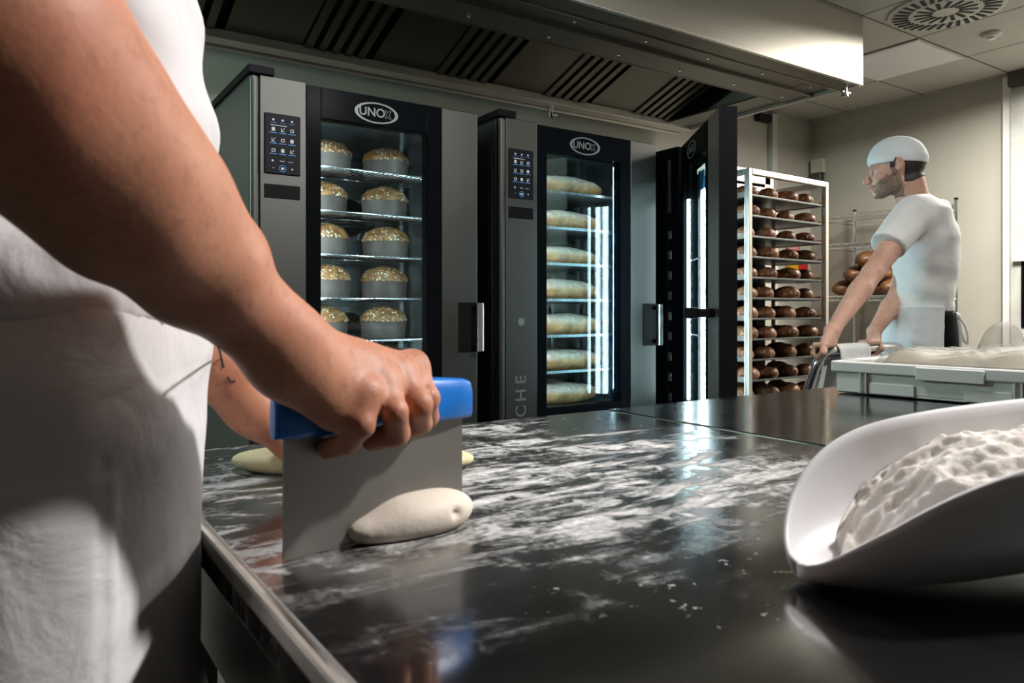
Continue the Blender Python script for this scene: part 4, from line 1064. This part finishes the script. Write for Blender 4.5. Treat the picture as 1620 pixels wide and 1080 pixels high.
pbody = soft('body', arm, np.minimum(EL, SHR)-[.08, .08, .30], np.array([.30, .60, 1.53]), .0021, 'skin', pb,
             [(larm, (-.12, .66, .89), (.36, .92, 1.52), .003), (body, (-.16, .40, 0), (.24, .86, 1.82), .008)])
# tattoo marks on the left forearm, laid on the skin
from mathutils.bvhtree import BVHTree
_me = pbody.data; _bv = BVHTree.FromPolygons([v.co+Vector(ORG[pb.name]) for v in _me.vertices], [p.vertices[:] for p in _me.polygons])
def onskin(px, py):
    o_ = Vector((0, 0, CAM_Z)); d_ = (Vector(P(px, py, 1))-o_).normalized(); h_ = _bv.ray_cast(o_, d_); return np.array(h_[0]-d_*.0004) if h_[0] else None
for pl2 in ([(346, 549), (350, 566), (354, 581)], [(360, 596), (366, 604), (372, 602)]):
    q = [onskin(*p_) for p_ in pl2]
    if all(x is not None for x in q): MB().tube(q, .0009, 6).build('tattoo', 'tattoo', pb, 0)
# t-shirt
def shirt_folds(D, X, Y, Z):
    g = np.exp(-((Z-1.085-.10*(.05-X))/.035)**2)                        # cloth bloused over the apron band
    D = D-.013*g
    s1 = np.sin((Z*1.0-.55*X+.25*Y)*75+3*np.sin(X*12)); s2 = np.sin((Z*.8+.75*X)*58+2.0*np.sin(Z*20))
    m = np.clip((1.36-Z)/.15, 0, 1)*np.clip((Z-1.05)/.06, 0, 1)
    D = D+.0042*s1*m+.0030*s2*np.clip((1.42-Z)/.1, 0, 1)
    return D+.0016*vnoise(X, Y, Z, 31, 8, 3, 9)
sh = Sdf().loft([r for r in TC if r[0] >= 1.0], E1, E2, 0, 'u', -.003)
sh.cone(SHR+[.0, .01, .012], SHR+(EL-SHR)*.46, .078, .066, .03).cone(SHL+[0, -.01, .012], SHL+(ELL-SHL)*.46, .078, .066, .03)
sh.fn(shirt_folds).fn(lambda D, X, Y, Z: np.maximum(np.maximum(D, (1.052+.10*(.05-X))-Z), Z-1.53))
soft('t_shirt', sh, (-.22, .30, .95), (.22, .97, 1.57), .005, 'white_cotton', pb)
AC = [(.50, .01, .66, .135, .195), (.70, .006, .66, .124, .182), (.80, .003, .66, .114, .174), (.90, .004, .66, .1145, .170), (.985, .008, .66, .1185, .168), (1.07, .008, .66, .119, .162), (1.13, .008, .66, .114, .156)]
AC = [(z, x+.0065, y, a, b) for z, x, y, a, b in AC]
def apron_folds(D, X, Y, Z):
    an = np.arctan2(Y-.66, X)
    lo = np.clip((1.05-Z)/.30, 0, 1)
    D = D+(.0035*np.sin(an*9+2*np.sin(Z*5))+.002*np.sin(an*17+Z*9))*lo
    side = Y < .59
    pk = side & (X < .050) & (Z < .975) & (Z > .74)
    D = D-np.where(pk, .0035, 0)
    seam = side & (np.abs(X-.047) < .0022) & (Z < .99); D = D+np.where(seam, .002, 0)
    D = D+.0018*np.sin((Z+.35*X)*60+2*np.sin(X*14))*np.clip((Z-.95)/.08, 0, 1)
    return D+.0012*vnoise(X, Y, Z, 33, 8, 2, 7)
ap = Sdf().loft(AC, E1, E2, 0, 'u', .001).fn(apron_folds)
ao = soft('apron', ap, (-.17, .41, .48), (.19, .86, 1.14), .005, 'apron_cotton', pb)
soft('trousers', Sdf().cone((0, .580, .84), (.02, .570, .48), .072, .062, .03).cone((.02, .570, .48), (-.01, .560, .10), .062, .055, .03).cone((0, .740, .84), (.02, .750, .48), .072, .062, .03).cone((.02, .750, .48), (-.01, .760, .10), .062, .055, .03)
     .fn(lambda D, X, Y, Z: np.maximum(D, np.maximum(Z-.88, .07-Z))), (-.13, .42, .05), (.15, .86, .92), .008, 'trouser', pb)
soft('shoe', Sdf().cone((-.04, .555, .045), (.14, .54, .035), .050, .042, .02).fn(lambda D, X, Y, Z: np.maximum(D, .002-Z)), (-.11, .47, -.01), (.20, .62, .11), .006, 'black_plastic', pb)
soft('shoe', Sdf().cone((-.04, .765, .045), (.14, .78, .035), .050, .042, .02).fn(lambda D, X, Y, Z: np.maximum(D, .002-Z)), (-.11, .70, -.01), (.20, .85, .11), .006, 'black_plastic', pb)
hs = Sdf().ell(hd+[-.016, 0, .038], (.105, .083, .105), .01).fn(lambda D, X, Y, Z: np.maximum(D, np.maximum((hd[2]+.02)-Z+.0*X, (X-hd[0]-.06)*.8-(Z-hd[2]-.05))))
soft('hair', hs, (-.12, .55, 1.60), (.18, .77, 1.83), .006, 'hair', pb)

# ------------------------------------------------------------------ the second baker, pushing the trolley
PH = math.radians(20)
f_ = -RT*math.cos(PH)+FW*math.sin(PH); l_ = -FW*math.cos(PH)-RT*math.sin(PH)      # facing, and his left
up = np.array([0, 0, 1.0])
def zc(y, d): return CAM_Z+(490-y)/FPX*d
def row(px, py, d, a, b): p = P(px, py, d); return (p[2], p[0], p[1], a, b)
rows = sorted([row(1447, 309, 2.97, .052, .058), row(1452, 318, 2.97, .070, .125), row(1460, 336, 2.98, .098, .178), row(1466, 380, 3.0, .116, .190), row(1463, 440, 3.02, .112, .170), row(1455, 490, 3.03, .108, .158), row(1452, 540, 3.03, .112, .165), row(1452, 575, 3.03, .105, .16)])
p2 = P(1455, 540, 3.03)
per2 = thing('person', 'baker in white cap and t-shirt, turned to the rack and pushing the trolley', 'person', (p2[0], p2[1], 0))
O_ = P(1418, 259, 2.95)
def hp(f, u, l=0): return O_+f_*f+up*u+l_*l
HA = np.array([f_, l_, up])
b2 = Sdf()
b2.loft([(z, x, y, a-.016, b-.026) for z, x, y, a, b in rows], f_[:2], l_[:2], .02)
NB = P(1448, 318, 2.97)
hip = P(1453, 560, 3.03)
for sy in (-1, 1):
    h0 = hip+l_*sy*.085; kn = h0+f_*.06+l_*sy*.02; kn[2] = .50; an_ = h0-f_*(.02 if sy > 0 else -.12); an_[2] = .09
    b2.cone(h0, kn, .085, .058, .03).cone(kn, an_, .058, .040, .03)
    b2.cone([an_[0]-f_[0]*.03, an_[1]-f_[1]*.03, .045], [an_[0]+f_[0]*.15, an_[1]+f_[1]*.15, .03], .038, .03, .02)
head = Sdf()
head.cone(NB-up*.04, hp(-.045, -.075), .062, .056, .02)
head.ell(hp(-.004, .012), (.100, .076, .096), .01, ax=HA)                       # skull
head.ell(hp(.040, -.048), (.052, .056, .072), .025, ax=HA)                     # face
head.cone(hp(-.008, -.075, .036), hp(.058, -.116, .012), .017, .015, .025).cone(hp(-.008, -.075, -.036), hp(.058, -.116, -.012), .017, .015, .025)
head.ell(hp(.066, -.115), (.020, .024, .018), .012, ax=HA)                     # chin
head.cone(hp(.088, -.026), hp(.112, -.066), .0065, .0105, .010)                # nose
head.ell(hp(.098, -.070, .012), (.010, .008, .007), .006, ax=HA).ell(hp(.098, -.070, -.012), (.010, .008, .007), .006, ax=HA)
head.ell(hp(.082, -.018, .030), (.014, .024, .008), .010, ax=HA).ell(hp(.082, -.018, -.030), (.014, .024, .008), .010, ax=HA)     # brow
for sy in (-1, 1):
    head.ell(hp(.086, -.036, sy*.032), (.014, .016, .010), .008, 's', ax=HA)
    head.ell(hp(.071, -.037, sy*.031), (.012, .012, .012), .002, ax=HA)
    head.ell(hp(.062, -.060, sy*.042), (.022, .016, .018), .016, ax=HA)
    head.ell(hp(.000, -.012, sy*.084), (.0165, .0095, .030), .005, ax=HA).ell(hp(.002, -.008, sy*.095), (.009, .007, .018), .004, 's', ax=HA)
head.ell(hp(.086, -.088), (.012, .022, .0065), .005, ax=HA).ell(hp(.084, -.099), (.012, .020, .007), .005, ax=HA)
head.ell(hp(.100, -.0935), (.014, .022, .0018), .003, 's', ax=HA)
# arms
SL2, EL2, WR2 = P(1432, 338, 2.86), P(1380, 432, 2.72), P(1316, 524, 2.545)
SR2, ER2, WRR = P(1462, 340, 3.12), P(1420, 470, 3.02), P(1383, 524, 2.90)
def hand2(wr, grip, side):
    g = Sdf(); gb = bd
    mid = wr+(grip-wr)*.62; 
    for k in range(4):
        off = gb*(k-1.5)*.0195*side
        m_ = grip+off+up*.020-fd*.012
        g.cone(wr+off*.4, m_, .0190, .0115, .012)
    f2_ = Sdf()
    for k in range(4):
        off = gb*(k-1.5)*.0195*side; m_ = grip+off+up*.020-fd*.012
        finger(f2_, [m_, grip+off+up*.018+fd*.020, grip+off-up*.010+fd*.028, grip+off-up*.026+fd*.010], [.0108, .0098, .009, .0078])
    th0 = wr+(grip-wr)*.45-gb*side*.030
    finger(f2_, [th0, grip-gb*side*.046-up*.004-fd*.018, grip-gb*side*.040-up*.024+fd*.006], [.014, .0115, .009])
    return g, f2_
gl = hA+bd*.028+fd*.0; gr = hA+bd*.335
a2 = Sdf().cone(SL2-f_*.025-l_*.015-up*.015, EL2, .051, .037, .012).cone(EL2, EL2+(WR2-EL2)*.35, .037, .038, .012).cone(EL2+(WR2-EL2)*.3, WR2, .0385, .024, .010)
g, f2 = hand2(WR2, gl, 1); a2.group(g, .014).group(f2, .006)
a2.fn(lambda D, X, Y, Z: D+.0008*vnoise(X, Y, Z, 44, 8, 6, 18))
a3 = Sdf().cone(SR2, ER2, .051, .037, .012).cone(ER2, ER2+(WRR-ER2)*.35, .037, .038, .012).cone(ER2+(WRR-ER2)*.3, WRR, .0385, .024, .010)
g, f2 = hand2(WRR, gr, -1); a3.group(g, .014).group(f2, .006)
def bb(pts, pad): q = np.array(pts); return q.min(0)-pad, q.max(0)+pad
l1, h1 = bb([SL2, EL2, WR2, gl], .085); l2, h2 = bb([SR2, ER2, WRR, gr], .085); l3, h3 = bb([hp(.12, -.14), hp(-.12, .13), NB], .09)
soft('body', head, l3, h3, .0028, 'skin_pale', per2, [(a2, l1, h1, .003), (a3, l2, h2, .004), (b2, (p2[0]-.36, p2[1]-.36, 0), (p2[0]+.36, p2[1]+.36, 1.55), .009)])
# face details
for sy in (1, -1):
    MB().lathe([(.0001, -.0112), (.006, -.0094), (.0105, -.004), (.0112, 0), (.0105, .004), (.006, .0094), (.0001, .0112)], hp(.0745, -.0375, sy*.031), 16).build('eye', 'eye_white', per2, 180)
    MB().lathe([(.0001, -.005), (.0042, -.003), (.005, 0), (.0042, .003), (.0001, .005)], hp(.0825, -.038, sy*.031), 12).build('pupil', 'hair', per2, 180)
    soft('eyebrow', Sdf().chain([hp(.091, -.017, sy*.014), hp(.088, -.011, sy*.030), hp(.072, -.014, sy*.046)], [.0035, .004, .0025]), *bb([hp(.10, -.03, sy*.05), hp(.06, .0, sy*.01)], .02), .002, 'hair', per2)
soft('beard', Sdf().group(head).fn(lambda D, X, Y, Z: D-.0016).group(Sdf(), 0) if False else (lambda: (
    Sdf().group(head).fn(lambda D, X, Y, Z: np.maximum(D-.0016, np.minimum(1, (lambda f, u: np.maximum(np.maximum(u+.048+np.maximum(0, f-.035)*.75+.003*np.sin(f*260), -.135-u), np.maximum(-.008-f+.25*(u+.06), f-.080+.003*np.sin(u*300))))((X-O_[0])*f_[0]+(Y-O_[1])*f_[1], Z-O_[2])))))
    )(), l3, h3, .0028, 'stubble', per2)
hb_ = Sdf().group(head).fn(lambda D, X, Y, Z: np.maximum(D-.004, (lambda f, u: np.maximum(u-.02, np.where(f > -.018, np.maximum(np.abs(f-.024)-.010-.003*np.sin(u*120), -.024-u), np.maximum(-.080-u+np.maximum(0, -f-.05)*.5, f+.022))))((X-O_[0])*f_[0]+(Y-O_[1])*f_[1], Z-O_[2])))
soft('hair', hb_, l3, h3, .0028, 'hair', per2)
soft('lips', Sdf().ell(hp(.0885, -.0885), (.0095, .019, .0042), .003, ax=HA).ell(hp(.0865, -.0985), (.0095, .017, .0048), .003, ax=HA), *bb([hp(.08, -.093)], .035), .0016, 'lip', per2)
capm = Sdf().ell(hp(-.004, .018), (.108, .086, .090), 0, ax=HA).cone(hp(-.004, .0), hp(-.004, .02), .0, .0, 0)
def cap_fn(D, X, Y, Z):
    f = (X-O_[0])*f_[0]+(Y-O_[1])*f_[1]; u = Z-O_[2]
    D = D-.0012*(u < .030)+.0012*vnoise(X, Y, Z, 51, 6, 6, 16)
    return np.maximum(D, -.004-.03*np.clip(-f-.02, 0, .1)+.0-u)
capm.fn(cap_fn)
co = soft('cap', capm, l3, h3+[0, 0, .02], .003, 'pale_apron', per2)
# t-shirt
def sh2(D, X, Y, Z):
    f = (X-p2[0])*f_[0]+(Y-p2[1])*f_[1]; l = (X-p2[0])*l_[0]+(Y-p2[1])*l_[1]
    low = np.clip((1.30-Z)/.15, 0, 1)
    D = D+.0065*np.sin((Z*.8-.8*f+.4*l)*62+2.5*np.sin(f*14))*low*np.clip((f+.16)/.1, .3, 1)+.003*np.sin((Z+.9*f)*48)*np.clip((Z-1.25)/.1, 0, 1)
    D = D-.014*np.exp(-((Z-1.075)/.03)**2)*np.clip((-f+.02)/.1, 0, 1)
    return D+.0016*vnoise(X, Y, Z, 61, 8, 3, 9)
s2 = Sdf().loft([r for r in rows if r[0] >= .99], f_[:2], l_[:2], 0, 'u', .003)
s2.cone(SL2+f_*-.03-l_*.02, SL2+(EL2-SL2)*.58, .070, .062, .04).cone(SR2+l_*.02-f_*.03, SR2+(ER2-SR2)*.52, .070, .062, .04)
s2.fn(sh2).fn(lambda D, X, Y, Z: np.maximum(D, np.maximum(1.035-Z, Z-zc(309, 2.97))))
e_ = SL2+(EL2-SL2)*.56; dv = (EL2-SL2)/np.linalg.norm(EL2-SL2); e3 = SR2+(ER2-SR2)*.50; dv3 = (ER2-SR2)/np.linalg.norm(ER2-SR2)
def cut2(D, X, Y, Z):
    near = ((X-p2[0])*f_[0]+(Y-p2[1])*f_[1]) > .10
    k = (X-e_[0])*dv[0]+(Y-e_[1])*dv[1]+(Z-e_[2])*dv[2]; k3 = (X-e3[0])*dv3[0]+(Y-e3[1])*dv3[1]+(Z-e3[2])*dv3[2]
    da = (X-e_[0])**2+(Y-e_[1])**2+(Z-e_[2])**2 < .10**2; db = (X-e3[0])**2+(Y-e3[1])**2+(Z-e3[2])**2 < .10**2
    D = np.where(da & near, np.maximum(D, k), D); return np.where(db & near, np.maximum(D, k3), D)
s2.fn(cut2)
q1, q2 = bb([P(1385, 400, 2.75), P(1520, 510, 3.2), P(1450, 300, 2.8), P(1440, 300, 3.25), SR2+(ER2-SR2)*.6], .09)
soft('t_shirt', s2, q1, q2, .006, 'pale_cotton', per2)
# waist apron
def ap2(D, X, Y, Z):
    f = (X-p2[0])*f_[0]+(Y-p2[1])*f_[1]; l = (X-p2[0])*l_[0]+(Y-p2[1])*l_[1]; an = np.arctan2(l, f)
    D = D+(.004*np.sin(an*10+Z*4)+.002*np.sin(an*19-Z*7))*np.clip((1.08-Z)/.2, 0, 1)
    return np.maximum(np.maximum(D, -.060-f+.03*(1.0-Z)), np.maximum(Z-1.085, .52-Z))
arow = [(.50, rows[0][1], rows[0][2], .190, .215), (.80, rows[0][1], rows[0][2], .134, .186)]+[r for r in rows if .82 < r[0] < 1.3]
a_2 = Sdf().loft(arow, f_[:2], l_[:2], 0, 'u', .020).fn(ap2)
ap_o = soft('apron', a_2, (p2[0]-.30, p2[1]-.30, .50), (p2[0]+.30, p2[1]+.30, 1.12), .006, 'pale_apron', per2)
tr2 = Sdf()
for sy in (-1, 1):
    h0 = hip+l_*sy*.075; kn = h0+f_*.06+l_*sy*.02; kn[2] = .50; an_ = h0-f_*(.02 if sy > 0 else -.12); an_[2] = .10
    bx0, by0 = rows[0][1]-f_[0]*.022, rows[0][2]-f_[1]*.022
    tr2.loft([(.78, bx0, by0, .112, .152), (.95, bx0, by0, .114, .155), (1.06, bx0, by0, .104, .148)], f_[:2], l_[:2], .03)
    tr2.cone(h0, kn, .078, .066, .03).cone(kn, an_, .070, .058, .03)
tr2.fn(lambda D, X, Y, Z: np.maximum(D, np.maximum(Z-1.06, .08-Z)))
soft('trousers', tr2, (p2[0]-.34, p2[1]-.34, .06), (p2[0]+.34, p2[1]+.34, 1.10), .009, 'trouser', per2)
for sy in (-1, 1):
    an_ = hip+l_*sy*.085-f_*(.02 if sy > 0 else -.12); a0_ = np.array([an_[0], an_[1], .045])-f_*.05; b0_ = np.array([an_[0], an_[1], .035])+f_*.16
    soft('shoe', Sdf().cone(a0_, b0_, .050, .042, .02).fn(lambda D, X, Y, Z: np.maximum(D, .002-Z)), *bb([a0_, b0_], .07), .007, 'black_plastic', per2)
kb = P(1513, 500, 3.02)
MB().tube(arc(kb, kb+RT*.05-up*.03, kb+RT*.045-up*.11, 8)+arc(kb+RT*.045-up*.11, kb+RT*.03-up*.12, kb+RT*.012-up*.03, 6), .005, 8).build('apron_string', 'pale_cotton', ap_o, 60)
MB().tube(arc(kb, kb+RT*.02-up*.05, kb+RT*.01-up*.14, 8), [.006, .007, .008, .009, .009, .010, .010, .010], 8).build('apron_string', 'pale_cotton', ap_o, 60)
MB().tube(arc(kb-RT*.01, kb-RT*.03-up*.05, kb-RT*.005-up*.15, 8), .007, 8).build('apron_string', 'pale_cotton', ap_o, 60)
MB().lathe([(.001, -.016), (.012, -.01), (.016, 0), (.012, .01), (.001, .016)], kb, 16).build('apron_knot', 'pale_cotton', ap_o, 180)
